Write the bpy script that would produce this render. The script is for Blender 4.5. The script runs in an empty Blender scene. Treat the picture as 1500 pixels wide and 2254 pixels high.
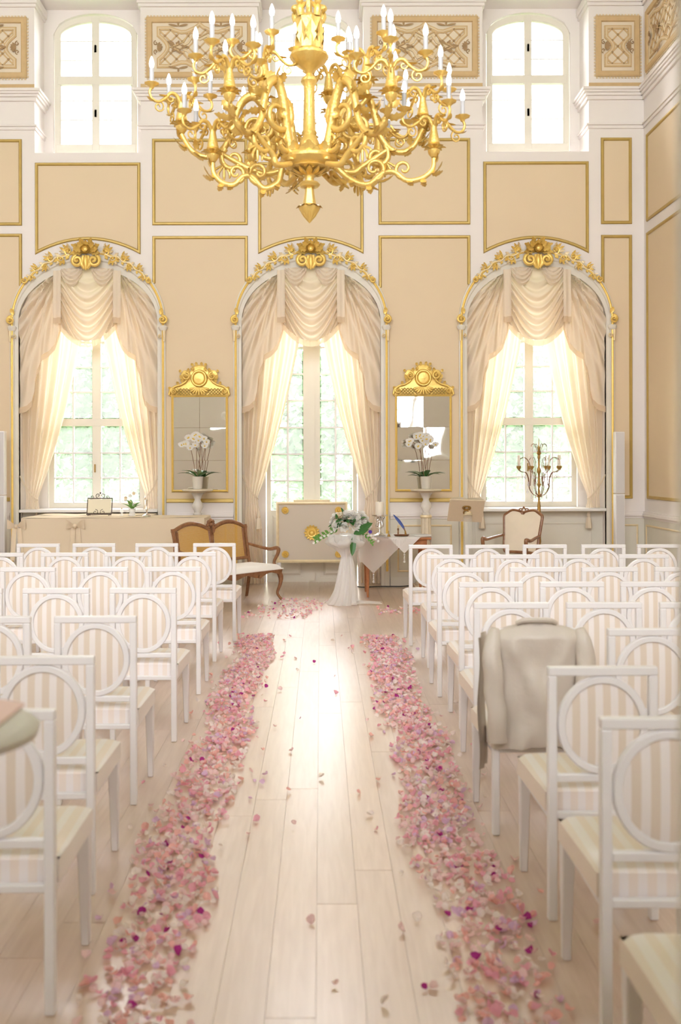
import bpy, bmesh, math, random
from mathutils import Vector, Matrix
PI = math.pi
random.seed(7)
scene = bpy.context.scene
COL = scene.collection

# ------------------------------------------------------------------ camera
F_PX, HOR_X, HOR_Y, EYE = 2191.0, 706.0, 1022.0, 1.73
cam_data = bpy.data.cameras.new('camera')
cam = bpy.data.objects.new('camera', cam_data)
COL.objects.link(cam)
cam.location = (0, 0, EYE)
cam.rotation_euler = (PI / 2, math.radians(0.15), 0)
cam_data.sensor_fit = 'VERTICAL'
cam_data.sensor_height = 36.0
cam_data.sensor_width = 24.0
cam_data.lens = F_PX / 2254 * 36.0
cam_data.shift_x = (750 - HOR_X) / 2254
cam_data.shift_y = -(1127 - HOR_Y) / 2254
cam_data.clip_start = 0.05
cam_data.dof.use_dof = True
cam_data.dof.focus_distance = 11.0
cam_data.dof.aperture_fstop = 2.5
scene.camera = cam

# ------------------------------------------------------------------ sky, exposure
world = bpy.data.worlds.new('sky')
scene.world = world
world.use_nodes = True
bg = world.node_tree.nodes['Background']
bg.inputs[0].default_value = (0.965, 0.955, 1.0, 1)
bg.inputs[1].default_value = 1.0
scene.view_settings.view_transform = 'Standard'
scene.view_settings.look = 'None'
scene.view_settings.gamma = 1.0
scene.view_settings.use_curve_mapping = False
scene.view_settings.exposure = 4.12
sun_d = bpy.data.lights.new('sun', 'SUN'); sun_d.energy = 3.0; sun_d.angle = math.radians(2.0); sun_d.color = (1, .97, .92)
sun = bpy.data.objects.new('sun', sun_d); COL.objects.link(sun)
sun.rotation_euler = Vector((1.0, -.15, -1.05)).to_track_quat('-Z', 'Y').to_euler()
cy = scene.cycles
cy.max_bounces = 8
cy.diffuse_bounces = 5
cy.glossy_bounces = 4
cy.transmission_bounces = 4
cy.transparent_max_bounces = 24
cy.sample_clamp_indirect = 6.0
cy.caustics_reflective = False
cy.caustics_refractive = False
cy.use_denoising = True
cy.use_adaptive_sampling = True
cy.adaptive_threshold = 0.025

def portal(name, loc, rot, sx, sy):
    """daylight portal: guides the sky's light through a window opening"""
    d = bpy.data.lights.new(name, 'AREA')
    d.shape = 'RECTANGLE'; d.size = sx; d.size_y = sy
    d.cycles.is_portal = True
    o = bpy.data.objects.new(name, d); COL.objects.link(o)
    o.location = loc; o.rotation_euler = rot
    return o

# ------------------------------------------------------------------ geometry helpers
def P(px, py, Y):
    return Vector(((px - HOR_X) / F_PX * Y, Y, EYE - (py - HOR_Y) / F_PX * Y))
YW = 14.14                       # front plane of the window wall
S = YW / F_PX                    # metres per photo pixel on that plane
def wx(px): return (px - HOR_X) * S
def wz(py): return EYE - (py - HOR_Y) * S

class G:
    def __init__(s): s.v = []; s.f = []; s.m = []; s.cur = 0
    def _a(s, vs, fs):
        b = len(s.v); s.v += [tuple(v) for v in vs]
        for f in fs: s.f.append([i + b for i in f]); s.m.append(s.cur)
        return s
    def box(s, x0, x1, y0, y1, z0, z1):
        vs = [(x0,y0,z0),(x1,y0,z0),(x1,y1,z0),(x0,y1,z0),(x0,y0,z1),(x1,y0,z1),(x1,y1,z1),(x0,y1,z1)]
        return s._a(vs, [(0,3,2,1),(4,5,6,7),(0,1,5,4),(1,2,6,5),(2,3,7,6),(3,0,4,7)])
    def hexa(s, lo, hi):          # lo / hi : 4 points each, counter-clockwise from above
        return s._a(list(lo) + list(hi), [(0,3,2,1),(4,5,6,7),(0,1,5,4),(1,2,6,5),(2,3,7,6),(3,0,4,7)])
    def prism(s, poly, y0, y1):   # polygon in x,z, extruded along y (y0 nearer)
        n = len(poly)
        a = sum(poly[i][0]*poly[(i+1)%n][1] - poly[(i+1)%n][0]*poly[i][1] for i in range(n))
        if a < 0: poly = poly[::-1]
        vs = [(p[0], y0, p[1]) for p in poly] + [(p[0], y1, p[1]) for p in poly]
        fs = [tuple(range(n)), tuple(range(2*n-1, n-1, -1))]
        fs += [(i, i+n, (i+1)%n+n, (i+1)%n) for i in range(n)]
        return s._a(vs, fs)
    def prismz(s, poly, z0, z1):
        n = len(poly)
        a = sum(poly[i][0]*poly[(i+1)%n][1] - poly[(i+1)%n][0]*poly[i][1] for i in range(n))
        if a < 0: poly = poly[::-1]
        vs = [(p[0], p[1], z0) for p in poly] + [(p[0], p[1], z1) for p in poly]
        fs = [tuple(range(n-1, -1, -1)), tuple(range(n, 2*n))]
        fs += [(i, (i+1)%n, (i+1)%n+n, i+n) for i in range(n)]
        return s._a(vs, fs)
    def lathe(s, prof, seg=20, c=(0,0,0), flute=0, famp=0.0, sx=1, sy=1):
        vs = []; fs = []
        n = len(prof)
        for i in range(seg):
            a = 2*PI*i/seg
            k = 1 + famp*math.cos(a*flute) if flute else 1
            for r, z in prof: vs.append((c[0]+r*k*math.cos(a)*sx, c[1]+r*k*math.sin(a)*sy, c[2]+z))
        for i in range(seg):
            j = (i+1) % seg
            for q in range(n-1): fs.append((i*n+q, j*n+q, j*n+q+1, i*n+q+1))
        if prof[0][0] > 1e-6: fs.append([i*n for i in range(seg)][::-1])
        if prof[-1][0] > 1e-6: fs.append([i*n+n-1 for i in range(seg)])
        return s._a(vs, fs)
    def tube(s, pts, r, sides=8, flat=1.0, up=None, caps=True):
        pts = [Vector(p) for p in pts]; n = len(pts)
        rs = r if isinstance(r, (list, tuple)) else [r]*n
        if len(rs) != n:
            rs = [rs[min(len(rs)-1, int(i*(len(rs)-1)/(n-1)))] + (rs[min(len(rs)-1, int(i*(len(rs)-1)/(n-1))+1)] - rs[int(i*(len(rs)-1)/(n-1))]) * ((i*(len(rs)-1)/(n-1)) % 1) for i in range(n)]
        vs = []; fs = []; ref = Vector(up) if up else None; prev = None
        for i in range(n):
            t = (pts[min(i+1, n-1)] - pts[max(i-1, 0)])
            if t.length < 1e-9: t = Vector((0,0,1))
            t.normalize()
            if ref is not None: a = ref - t*ref.dot(t)
            elif prev is None:
                a = Vector((0,0,1)) if abs(t.z) < .9 else Vector((1,0,0)); a = a - t*a.dot(t)
            else: a = prev - t*prev.dot(t)
            if a.length < 1e-6: a = t.orthogonal()
            a.normalize(); prev = a; b = t.cross(a)
            for k in range(sides):
                w = 2*PI*k/sides
                vs.append(pts[i] + (a*math.cos(w)*flat + b*math.sin(w))*rs[i])
        for i in range(n-1):
            for k in range(sides):
                l = (k+1) % sides
                fs.append((i*sides+k, i*sides+l, (i+1)*sides+l, (i+1)*sides+k))
        if caps:
            fs.append(list(range(sides))[::-1]); fs.append(list(range((n-1)*sides, n*sides)))
        return s._a(vs, fs)
    def mold(s, path, prof, closed=True, base=(0.0,)):
        """sweep a profile [(outward offset, y)] along a path in the x,z plane with mitred corners"""
        n = len(path); m = len(prof); vs = []; fs = []
        a = sum(path[i][0]*path[(i+1)%n][1] - path[(i+1)%n][0]*path[i][1] for i in range(n)) if closed else 1
        sg = 1 if a > 0 else -1
        for i in range(n):
            p = Vector(path[i])
            d0 = (p - Vector(path[i-1])) if (closed or i) else None
            d1 = (Vector(path[(i+1)%n]) - p) if (closed or i < n-1) else None
            if d0 is None: d0 = d1
            if d1 is None: d1 = d0
            d0 = d0.normalized(); d1 = d1.normalized()
            n0 = Vector((d0.y, -d0.x)); n1 = Vector((d1.y, -d1.x))
            k = n0 + n1
            k = k / max(0.3, k.dot(n0)) if k.length > 1e-6 else n0
            for o, y in prof: vs.append((p.x + k.x*o*sg, y, p.y + k.y*o*sg))
        for i in range(n if closed else n-1):
            j = (i+1) % n
            for q in range(m):
                r = (q+1) % m
                fs.append((i*m+q, i*m+r, j*m+r, j*m+q) if sg > 0 else (i*m+q, j*m+q, j*m+r, i*m+r))
        if not closed: fs.append(list(range(m))[::-1]); fs.append(list(range((n-1)*m, n*m)))
        return s._a(vs, fs)
    def grid(s, fn, nu, nv, wrapu=False):
        vs = [fn(i/nu, j/nv) for i in range(nu + (0 if wrapu else 1)) for j in range(nv+1)]
        fs = []
        for i in range(nu):
            i2 = (i+1) % nu if wrapu else i+1
            for j in range(nv): fs.append((i*(nv+1)+j, i2*(nv+1)+j, i2*(nv+1)+j+1, i*(nv+1)+j+1))
        return s._a(vs, fs)
    def ball(s, c, r, seg=10, rings=6, sz=1.0):
        prof = [(max(0.0, r*math.sin(PI*i/rings)), -r*sz*math.cos(PI*i/rings)) for i in range(rings+1)]
        prof[0] = (0.0, prof[0][1]); prof[-1] = (0.0, prof[-1][1])
        return s.lathe(prof, seg, c)
    def leaf(s, base, d, nrm, L, W, curl=0.3, lobes=0, n=8, thick=0.0):
        """pointed leaf: base point, direction, surface normal, tip bending towards the normal by curl"""
        d = Vector(d).normalized(); nn = Vector(nrm); nn = (nn - d*nn.dot(d)).normalized(); t = d.cross(nn)
        b = Vector(base); vs = []; fs = []
        for i in range(n+1):
            u = i/n
            w = W*0.5*(math.sin(PI*min(1, u*0.93+0.05))**0.8)
            if lobes: w *= 1 + 0.28*math.cos(2*PI*lobes*u)
            if i == n: w = 0.0005
            c = b + d*L*u*(1-0.25*abs(curl)*u) + nn*(curl*L*u*u)
            vs += [c - t*w + nn*w*0.35, c + nn*0.0, c + t*w + nn*w*0.35]
        for i in range(n):
            for k in (0, 1):
                fs.append((i*3+k, i*3+k+1, (i+1)*3+k+1, (i+1)*3+k))
        s._a(vs, fs)
        if thick:
            vs2 = [Vector(v) - nn*thick for v in vs]
            m = (n+1)*3; bse = len(s.v)
            s._a(vs2, [tuple(reversed(f)) for f in fs])
        return s
    def add(s, o, M=None):
        b = len(s.v)
        s.v += [tuple(M @ Vector(v)) for v in o.v] if M else o.v
        s.f += [[i+b for i in f] for f in o.f]; s.m += o.m
        return s
    def map(s, fn):
        s.v = [tuple(fn(Vector(v))) for v in s.v]; return s
    def mesh(s, name, mats, smooth=True, bevel=0.0, angle=35, seg=2):
        me = bpy.data.meshes.new(name)
        me.from_pydata(s.v, [], s.f)
        mats = mats if isinstance(mats, (list, tuple)) else [mats]
        for m in mats: me.materials.append(m)
        if len(mats) > 1: me.polygons.foreach_set('material_index', s.m)
        if bevel:
            bm = bmesh.new(); bm.from_mesh(me)
            es = [e for e in bm.edges if len(e.link_faces) == 2 and e.calc_face_angle(0) > 0.5]
            bmesh.ops.bevel(bm, geom=es, offset=bevel, segments=seg, profile=0.5, affect='EDGES', clamp_overlap=True)
            bm.to_mesh(me); bm.free()
        if smooth:
            me.shade_smooth(); me.set_sharp_from_angle(angle=math.radians(angle))
        me.update()
        return me
    def obj(s, name, mats, parent=None, **kw):
        return link(name, s.mesh(name, mats, **kw), parent)

def link(name, me, parent=None, loc=(0,0,0), rot=(0,0,0)):
    o = bpy.data.objects.new(name, me); COL.objects.link(o)
    o.parent = parent; o.location = loc; o.rotation_euler = rot
    return o
def tag(o, label=None, cat=None, group=None, kind=None):
    if label: o['label'] = label
    if cat: o['category'] = cat
    if group: o['group'] = group
    if kind: o['kind'] = kind
    return o
def thing(name, label, cat, loc=(0,0,0), rz=0.0, group=None):
    o = bpy.data.objects.new(name, None); COL.objects.link(o)
    o.location = loc; o.rotation_euler = (0,0,rz); o.empty_display_size = .1
    return tag(o, label, cat, group)
def struct(name, me_or_none, label=None):
    o = bpy.data.objects.new(name, me_or_none); COL.objects.link(o)
    return tag(o, label, None, None, 'structure')
def copy_tree(o, parent=None):
    c = o.copy(); COL.objects.link(c); c.parent = parent
    for ch in list(o.children): copy_tree(ch, c)
    return c
def spl(pts, n=6, closed=False):
    """Catmull-Rom through the points"""
    pts = [Vector(p) for p in pts]; m = len(pts); out = []
    for i in range(m if closed else m-1):
        g = (lambda k: pts[k % m]) if closed else (lambda k: pts[max(0, min(m-1, k))])
        p0, p1, p2, p3 = g(i-1), g(i), g(i+1), g(i+2)
        for j in range(n):
            t = j/n
            out.append(0.5*((2*p1) + (p2-p0)*t + (2*p0-5*p1+4*p2-p3)*t*t + (3*p1-p0-3*p2+p3)*t**3))
    if not closed: out.append(pts[-1])
    return out
def lerp(a, b, t): return a + (b-a)*t
def interp(tab, y):
    """piecewise linear table [(key, value)]"""
    if y <= tab[0][0]: return tab[0][1]
    for (a, va), (b, vb) in zip(tab, tab[1:]):
        if y <= b: return lerp(va, vb, (y-a)/(b-a))
    return tab[-1][1]
def spiral(cx, cz, r0, r1, a0, a1, n=16):
    return [(cx + lerp(r0, r1, i/n)*math.cos(lerp(a0, a1, i/n)), cz + lerp(r0, r1, i/n)*math.sin(lerp(a0, a1, i/n))) for i in range(n+1)]

# ------------------------------------------------------------------ materials
def mat(name, col, rough=0.5, metal=0.0, spec=0.5, noise=0.0, nscale=20.0, bump=0.0, bscale=80.0, emit=None, estr=0.0, coat=0.0):
    m = bpy.data.materials.new(name); m.use_nodes = True
    nt = m.node_tree; b = nt.nodes['Principled BSDF']
    b.inputs['Base Color'].default_value = (*col, 1)
    b.inputs['Roughness'].default_value = rough
    b.inputs['Metallic'].default_value = metal
    b.inputs['Specular IOR Level'].default_value = spec
    if coat: b.inputs['Coat Weight'].default_value = coat; b.inputs['Coat Roughness'].default_value = .29; b.inputs['Coat IOR'].default_value = 2.25
    if emit:
        b.inputs['Emission Color'].default_value = (*emit, 1); b.inputs['Emission Strength'].default_value = estr
    if noise or bump:
        tc = nt.nodes.new('ShaderNodeTexCoord')
    if noise:
        n = nt.nodes.new('ShaderNodeTexNoise'); n.inputs['Scale'].default_value = nscale; n.inputs['Detail'].default_value = 4
        nt.links.new(tc.outputs['Object'], n.inputs['Vector'])
        mx = nt.nodes.new('ShaderNodeMix'); mx.data_type = 'RGBA'
        mx.inputs['A'].default_value = (*[c*(1-noise) for c in col], 1); mx.inputs['B'].default_value = (*[min(1, c*(1+noise)) for c in col], 1)
        nt.links.new(n.outputs['Fac'], mx.inputs['Factor']); nt.links.new(mx.outputs['Result'], b.inputs['Base Color'])
    if bump:
        n2 = nt.nodes.new('ShaderNodeTexNoise'); n2.inputs['Scale'].default_value = bscale; n2.inputs['Detail'].default_value = 3
        nt.links.new(tc.outputs['Object'], n2.inputs['Vector'])
        bp = nt.nodes.new('ShaderNodeBump'); bp.inputs['Strength'].default_value = bump; bp.inputs['Distance'].default_value = 0.01
        nt.links.new(n2.outputs['Fac'], bp.inputs['Height']); nt.links.new(bp.outputs['Normal'], b.inputs['Normal'])
    return m
def cloth(name, col, trans=0.4, transp=0.0, tcol=None, weave=0.0):
    m = bpy.data.materials.new(name); m.use_nodes = True
    nt = m.node_tree; nt.nodes.clear()
    out = nt.nodes.new('ShaderNodeOutputMaterial')
    d = nt.nodes.new('ShaderNodeBsdfDiffuse'); d.inputs[0].default_value = (*col, 1)
    t = nt.nodes.new('ShaderNodeBsdfTranslucent'); t.inputs[0].default_value = (*(tcol or col), 1)
    mx = nt.nodes.new('ShaderNodeMixShader'); mx.inputs[0].default_value = trans
    nt.links.new(d.outputs[0], mx.inputs[1]); nt.links.new(t.outputs[0], mx.inputs[2])
    last = mx
    if transp:
        tr = nt.nodes.new('ShaderNodeBsdfTransparent')
        m2 = nt.nodes.new('ShaderNodeMixShader'); m2.inputs[0].default_value = transp
        nt.links.new(mx.outputs[0], m2.inputs[1]); nt.links.new(tr.outputs[0], m2.inputs[2]); last = m2
    nt.links.new(last.outputs[0], out.inputs[0])
    return m
def stripes(name, c1, c2, period):
    m = mat(name, c1, rough=.8, spec=.2); nt = m.node_tree; b = nt.nodes['Principled BSDF']
    tc = nt.nodes.new('ShaderNodeTexCoord'); sx = nt.nodes.new('ShaderNodeSeparateXYZ')
    nt.links.new(tc.outputs['Object'], sx.inputs[0])
    mu = nt.nodes.new('ShaderNodeMath'); mu.operation = 'MULTIPLY'; mu.inputs[1].default_value = 2*PI/period
    sn = nt.nodes.new('ShaderNodeMath'); sn.operation = 'SINE'
    ad = nt.nodes.new('ShaderNodeMath'); ad.operation = 'MULTIPLY_ADD'; ad.inputs[1].default_value = 4.0; ad.inputs[2].default_value = 0.5; ad.use_clamp = True
    nt.links.new(sx.outputs['X'], mu.inputs[0]); nt.links.new(mu.outputs[0], sn.inputs[0]); nt.links.new(sn.outputs[0], ad.inputs[0])
    mx = nt.nodes.new('ShaderNodeMix'); mx.data_type = 'RGBA'
    mx.inputs['A'].default_value = (*c1, 1); mx.inputs['B'].default_value = (*c2, 1)
    nt.links.new(ad.outputs[0], mx.inputs['Factor']); nt.links.new(mx.outputs['Result'], b.inputs['Base Color'])
    return m
def wood(name, c1, c2, rough=.4, scale=(3, .35, 3), rnd=True, spec=.5, coat=0.0):
    m = mat(name, c1, rough=rough, spec=spec, coat=coat); nt = m.node_tree; b = nt.nodes['Principled BSDF']
    tc = nt.nodes.new('ShaderNodeTexCoord'); mp = nt.nodes.new('ShaderNodeMapping'); mp.inputs['Scale'].default_value = scale
    oi = nt.nodes.new('ShaderNodeObjectInfo')
    cb = nt.nodes.new('ShaderNodeCombineXYZ')
    ml = nt.nodes.new('ShaderNodeMath'); ml.operation = 'MULTIPLY'; ml.inputs[1].default_value = 37.0
    nt.links.new(oi.outputs['Random'], ml.inputs[0]); nt.links.new(ml.outputs[0], cb.inputs[0]); nt.links.new(ml.outputs[0], cb.inputs[1])
    nt.links.new(tc.outputs['Object'], mp.inputs['Vector']); nt.links.new(cb.outputs[0], mp.inputs['Location'])
    n = nt.nodes.new('ShaderNodeTexNoise'); n.inputs['Scale'].default_value = 9; n.inputs['Detail'].default_value = 7; n.inputs['Distortion'].default_value = .6
    nt.links.new(mp.outputs[0], n.inputs['Vector'])
    rp = nt.nodes.new('ShaderNodeValToRGB'); rp.color_ramp.elements[0].position = .3; rp.color_ramp.elements[1].position = .7
    rp.color_ramp.elements[0].color = (*c1, 1); rp.color_ramp.elements[1].color = (*c2, 1)
    nt.links.new(n.outputs['Fac'], rp.inputs[0])
    if rnd:
        hv = nt.nodes.new('ShaderNodeHueSaturation')
        mr = nt.nodes.new('ShaderNodeMapRange'); mr.inputs['To Min'].default_value = .92; mr.inputs['To Max'].default_value = 1.08
        nt.links.new(oi.outputs['Random'], mr.inputs['Value']); nt.links.new(mr.outputs[0], hv.inputs['Value'])
        nt.links.new(rp.outputs[0], hv.inputs['Color']); nt.links.new(hv.outputs[0], b.inputs['Base Color'])
    else: nt.links.new(rp.outputs[0], b.inputs['Base Color'])
    return m
def pane_mat(name, haze=0.10):
    m = bpy.data.materials.new(name); m.use_nodes = True; nt = m.node_tree; nt.nodes.clear()
    out = nt.nodes.new('ShaderNodeOutputMaterial')
    tr = nt.nodes.new('ShaderNodeBsdfTransparent'); gl = nt.nodes.new('ShaderNodeBsdfGlossy'); gl.inputs['Roughness'].default_value = .02
    tl = nt.nodes.new('ShaderNodeBsdfTranslucent'); tl.inputs[0].default_value = (1, 1, 1, 1)
    m1 = nt.nodes.new('ShaderNodeMixShader'); m1.inputs[0].default_value = haze  # white translucent share stands in for veiling glare across the panes
    fr = nt.nodes.new('ShaderNodeFresnel'); fr.inputs[0].default_value = 1.25
    m2 = nt.nodes.new('ShaderNodeMixShader')
    nt.links.new(tr.outputs[0], m1.inputs[1]); nt.links.new(tl.outputs[0], m1.inputs[2])
    nt.links.new(fr.outputs[0], m2.inputs[0]); nt.links.new(m1.outputs[0], m2.inputs[1]); nt.links.new(gl.outputs[0], m2.inputs[2])
    nt.links.new(m2.outputs[0], out.inputs[0])
    return m
def glassy(name, col=(1,1,1), transp=.8, rough=.05):
    m = bpy.data.materials.new(name); m.use_nodes = True; nt = m.node_tree; nt.nodes.clear()
    out = nt.nodes.new('ShaderNodeOutputMaterial')
    tr = nt.nodes.new('ShaderNodeBsdfTransparent'); tr.inputs[0].default_value = (*col, 1)
    b = nt.nodes.new('ShaderNodeBsdfPrincipled'); b.inputs['Base Color'].default_value = (*col, 1); b.inputs['Roughness'].default_value = rough
    mx = nt.nodes.new('ShaderNodeMixShader'); mx.inputs[0].default_value = transp
    nt.links.new(b.outputs[0], mx.inputs[1]); nt.links.new(tr.outputs[0], mx.inputs[2]); nt.links.new(mx.outputs[0], out.inputs[0])
    return m

M = {}
M['wall'] = mat('wall_paint', (.85, .80, .77), .7, noise=.02, nscale=3, spec=.25)
M['reveal'] = mat('reveal_paint', (.85, .83, .80), .7, spec=.2)
M['cream'] = mat('cream_panel_paint', (.76, .62, .435), .75, noise=.025, nscale=1.6, spec=.2)
M['fresco'] = mat('fresco_ground', (.80, .70, .56), .8, noise=.03, nscale=4, spec=.2)
M['tan'] = mat('painted_tan_ochre', (.64, .46, .25), .7, noise=.10, nscale=12, spec=.2)
M['tan_light'] = mat('painted_light_ochre', (.74, .60, .40), .7, noise=.08, nscale=12, spec=.2)
M['umber'] = mat('painted_umber', (.42, .28, .15), .7, noise=.12, nscale=20, spec=.2)
M['sage'] = mat('grey_sage_paint', (.74, .70, .615), .55, noise=.02, nscale=4)
M['sage_dado'] = mat('pale_sage_dado_paint', (.74, .71, .62), .55, noise=.02, nscale=3)
M['goldline'] = mat('dull_gold_moulding', (.50, .35, .10), .42, metal=.35, noise=.12, nscale=9)
M['gold'] = mat('bright_gilding', (.90, .64, .18), .36, metal=.4, noise=.10, nscale=25, bump=.25, bscale=60)
M['goldch'] = mat('chandelier_gilding', (.88, .62, .19), .30, metal=.55, noise=.12, nscale=18, bump=.35, bscale=70)
M['goldpale'] = mat('pale_rubbed_gilding', (.84, .70, .45), .45, metal=.25, noise=.12, nscale=18)
M['frame'] = mat('window_frame_paint', (.80, .76, .66), .45)
M['ceil'] = mat('ceiling_paint', (.86, .84, .80), .8)
M['pane'] = pane_mat('window_glass', .07)
M['pane_clear'] = pane_mat('rear_window_glass', .03)
M['white'] = mat('white_lacquer', (.83, .815, .82), .32, spec=.5)
M['stripe'] = stripes('beige_striped_fabric', (.86, .81, .78), (.75, .655, .55), .058)
M['seat'] = stripes('cream_striped_seat_fabric', (.90, .85, .83), (.88, .785, .71), .058)
M['swag'] = cloth('cream_valance_cloth', (.87, .76, .62), .22)
M['drape'] = cloth('cream_drape_cloth', (.90, .81, .69), .46, tcol=(.95, .82, .65))
M['fringe'] = cloth('fringe_cloth', (.84, .68, .50), .35, transp=.18)
M['rope'] = mat('cream_rope', (.80, .68, .52), .8, bump=.5, bscale=150)
M['linen'] = cloth('beige_table_linen', (.80, .685, .52), .05)
M['linen_w'] = cloth('white_table_linen', (.92, .90, .88), .25)
M['tulle'] = cloth('white_tulle', (.95, .94, .93), .5, transp=.22)
M['tulle2'] = cloth('sheer_white_lace', (.94, .91, .88), .45, transp=.2)
M['floor'] = wood('oak_plank', (.53, .37, .255), (.63, .47, .35), rough=.44, scale=(4, .3, 1), spec=1.0, coat=1.0)
M['floor_gap'] = mat('dark_plank_joint', (.44, .31, .19), .5)
M['walnut'] = wood('walnut_wood', (.20, .085, .035), (.33, .155, .07), rough=.35, scale=(2, 2, 2), rnd=False)
M['cherry'] = wood('cherry_wood', (.36, .12, .04), (.50, .20, .07), rough=.35, scale=(2, 2, 2), rnd=False)
M['cane'] = mat('woven_cane', (.66, .39, .10), .55)
M['uphol'] = mat('cream_upholstery', (.84, .74, .60), .8, noise=.03, nscale=14, spec=.2)
M['uphol_w'] = mat('white_upholstery', (.88, .85, .81), .8, spec=.2)
M['green'] = mat('dark_green_leaf', (.05, .17, .04), .4, noise=.2, nscale=15)
M['green2'] = mat('bright_green_leaf', (.16, .36, .07), .45, noise=.2, nscale=15)
M['petalw'] = cloth('white_flower_petal', (.94, .93, .90), .4)
M['petalc'] = cloth('cream_flower_petal', (.90, .78, .60), .25)
M['yellow'] = mat('yellow_flower_heart', (.80, .55, .08), .6)
M['blue'] = mat('blue_feather', (.07, .12, .38), .6)
M['violet'] = mat('violet_flower', (.18, .10, .55), .6)
M['silver'] = mat('silver', (.80, .77, .74), .15, metal=1.0)
M['brass'] = mat('dark_brass', (.42, .25, .07), .35, metal=.7)
M['bronze'] = mat('brown_bronze', (.22, .10, .05), .4, metal=.5)
M['iron'] = mat('dark_iron', (.10, .07, .05), .5, metal=.4)
M['crystal'] = glassy('cut_crystal', (1, 1, 1), .55, .03)
M['acrylic'] = glassy('clear_acrylic', (.97, .98, .97), .84, .08)
M['potglass'] = glassy('frosted_glass', (.93, .90, .84), .35, .2)
M['wax'] = mat('ivory_wax', (.90, .82, .70), .5)
M['sleeve'] = mat('candle_sleeve', (.52, .52, .54), .4)
M['bulb'] = mat('frosted_lit_bulb', (.95, .93, .90), .3, emit=(1, .96, .9), estr=.35)
M['paper'] = mat('paper', (.86, .78, .60), .8)
M['speaker'] = mat('white_plastic', (.82, .80, .79), .45)
M['grille'] = mat('white_speaker_grille', (.76, .74, .74), .6, bump=.6, bscale=400)
M['jacket'] = mat('grey_beige_satin', (.58, .52, .45), .38, noise=.05, nscale=7, bump=.3, bscale=25)
M['pinkcloth'] = mat('pale_pink_cloth', (.86, .64, .60), .8)
M['bark'] = mat('tree_bark', (.16, .12, .08), .9)
M['lawn'] = mat('lawn', (.14, .24, .07), .9, noise=.2, nscale=2)
M['stone'] = mat('beige_stone', (.74, .64, .48), .6, noise=.08, nscale=25)
M['cable'] = mat('black_cable', (.03, .03, .03), .6)
def mirror_mat():
    m = mat('old_mirror_glass', (.93, .93, .90), .02, metal=1.0); nt = m.node_tree; b = nt.nodes['Principled BSDF']
    tc = nt.nodes.new('ShaderNodeTexCoord'); n = nt.nodes.new('ShaderNodeTexNoise'); n.inputs['Scale'].default_value = 3.2; n.inputs['Detail'].default_value = 0
    nt.links.new(tc.outputs['Object'], n.inputs['Vector'])
    bp = nt.nodes.new('ShaderNodeBump'); bp.inputs['Strength'].default_value = .16; bp.inputs['Distance'].default_value = .02
    nt.links.new(n.outputs['Fac'], bp.inputs['Height']); nt.links.new(bp.outputs['Normal'], b.inputs['Normal'])
    return m
M['mirror'] = mirror_mat()
# ------------------------------------------------------------------ room shell
XL, XR, ZC, YR = -8.5, 4.608, 9.3, -0.05       # left wall, right wall, ceiling, rear wall (hall side)
YB, YG = 14.95, 14.69                         # back of the window wall, plane of the glazing
BAY = [195.0, 686.0, 1182.0]
BX = [wx(c) for c in BAY]
HWI, HWO = 153*S, 171*S                        # arch inner / outer half width
ZS = wz(708)                                   # arch springing
RI, RO = 118*S, 160*S                          # arch rises
ZSILL, ZSOF, HWU = wz(335), 8.42, 117*S        # upper window: sill, soffit, half width
HW_WIN, HW_DOOR, Z_WTOP, Z_WBOT = .72, .68, 4.35, 1.10
def arch_z(x, hw, rise): return ZS + rise*math.sqrt(max(0.0, 1-(x/hw)**2))

g = G()
NA = 28
for b, c in enumerate(BX):
    l = XL-.3 if b == 0 else (BX[b-1]+BX[b])/2
    r = XR+.4 if b == 2 else (BX[b]+BX[b+1])/2
    g.box(l, c-HWI, YW, YB, 0, ZS); g.box(c+HWI, r, YW, YB, 0, ZS)
    g.box(l, c-HWI, YW, YB, ZS, ZSILL); g.box(c+HWI, r, YW, YB, ZS, ZSILL)
    for i in range(NA):
        xa, xb = -HWI*math.cos(PI*i/NA), -HWI*math.cos(PI*(i+1)/NA)
        g.hexa([(c+xa,YW,arch_z(xa,HWI,RI)),(c+xb,YW,arch_z(xb,HWI,RI)),(c+xb,YB,arch_z(xb,HWI,RI)),(c+xa,YB,arch_z(xa,HWI,RI))],
               [(c+xa,YW,ZSILL),(c+xb,YW,ZSILL),(c+xb,YB,ZSILL),(c+xa,YB,ZSILL)])
    g.box(l, c-HWU, YW, YB, ZSILL, ZSOF); g.box(c+HWU, r, YW, YB, ZSILL, ZSOF)
    g.box(l, r, YW, YB, ZSOF, ZC)
    # wall round the glazing at the back of the lower niche
    hw = HW_DOOR if b == 1 else HW_WIN
    g.box(c-HWI, c-hw, 14.64, YB, 0, 4.6); g.box(c+hw, c+HWI, 14.64, YB, 0, 4.6)
    g.box(c-hw, c+hw, 14.64, YB, Z_WTOP, 4.6)
    if b != 1: g.box(c-hw, c+hw, 14.64, YB, 0, Z_WBOT)
    # and round the upper window
    for s in (-1, 1):
        xs = sorted((c+s*.62, c+s*HWU)); g.box(xs[0], xs[1], 14.64, YB, ZSILL, ZSOF)
    for i in range(14):
        xa, xb = lerp(-.62, .62, i/14), lerp(-.62, .62, (i+1)/14)
        za, zb = 8.06+.31*math.sqrt(max(0,1-(xa/.62)**2)), 8.06+.31*math.sqrt(max(0,1-(xb/.62)**2))
        g.hexa([(c+xa,14.64,za),(c+xb,14.64,zb),(c+xb,YB,zb),(c+xa,YB,za)], [(c+xa,14.64,ZSOF),(c+xb,14.64,ZSOF),(c+xb,YB,ZSOF),(c+xa,YB,ZSOF)])
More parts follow.
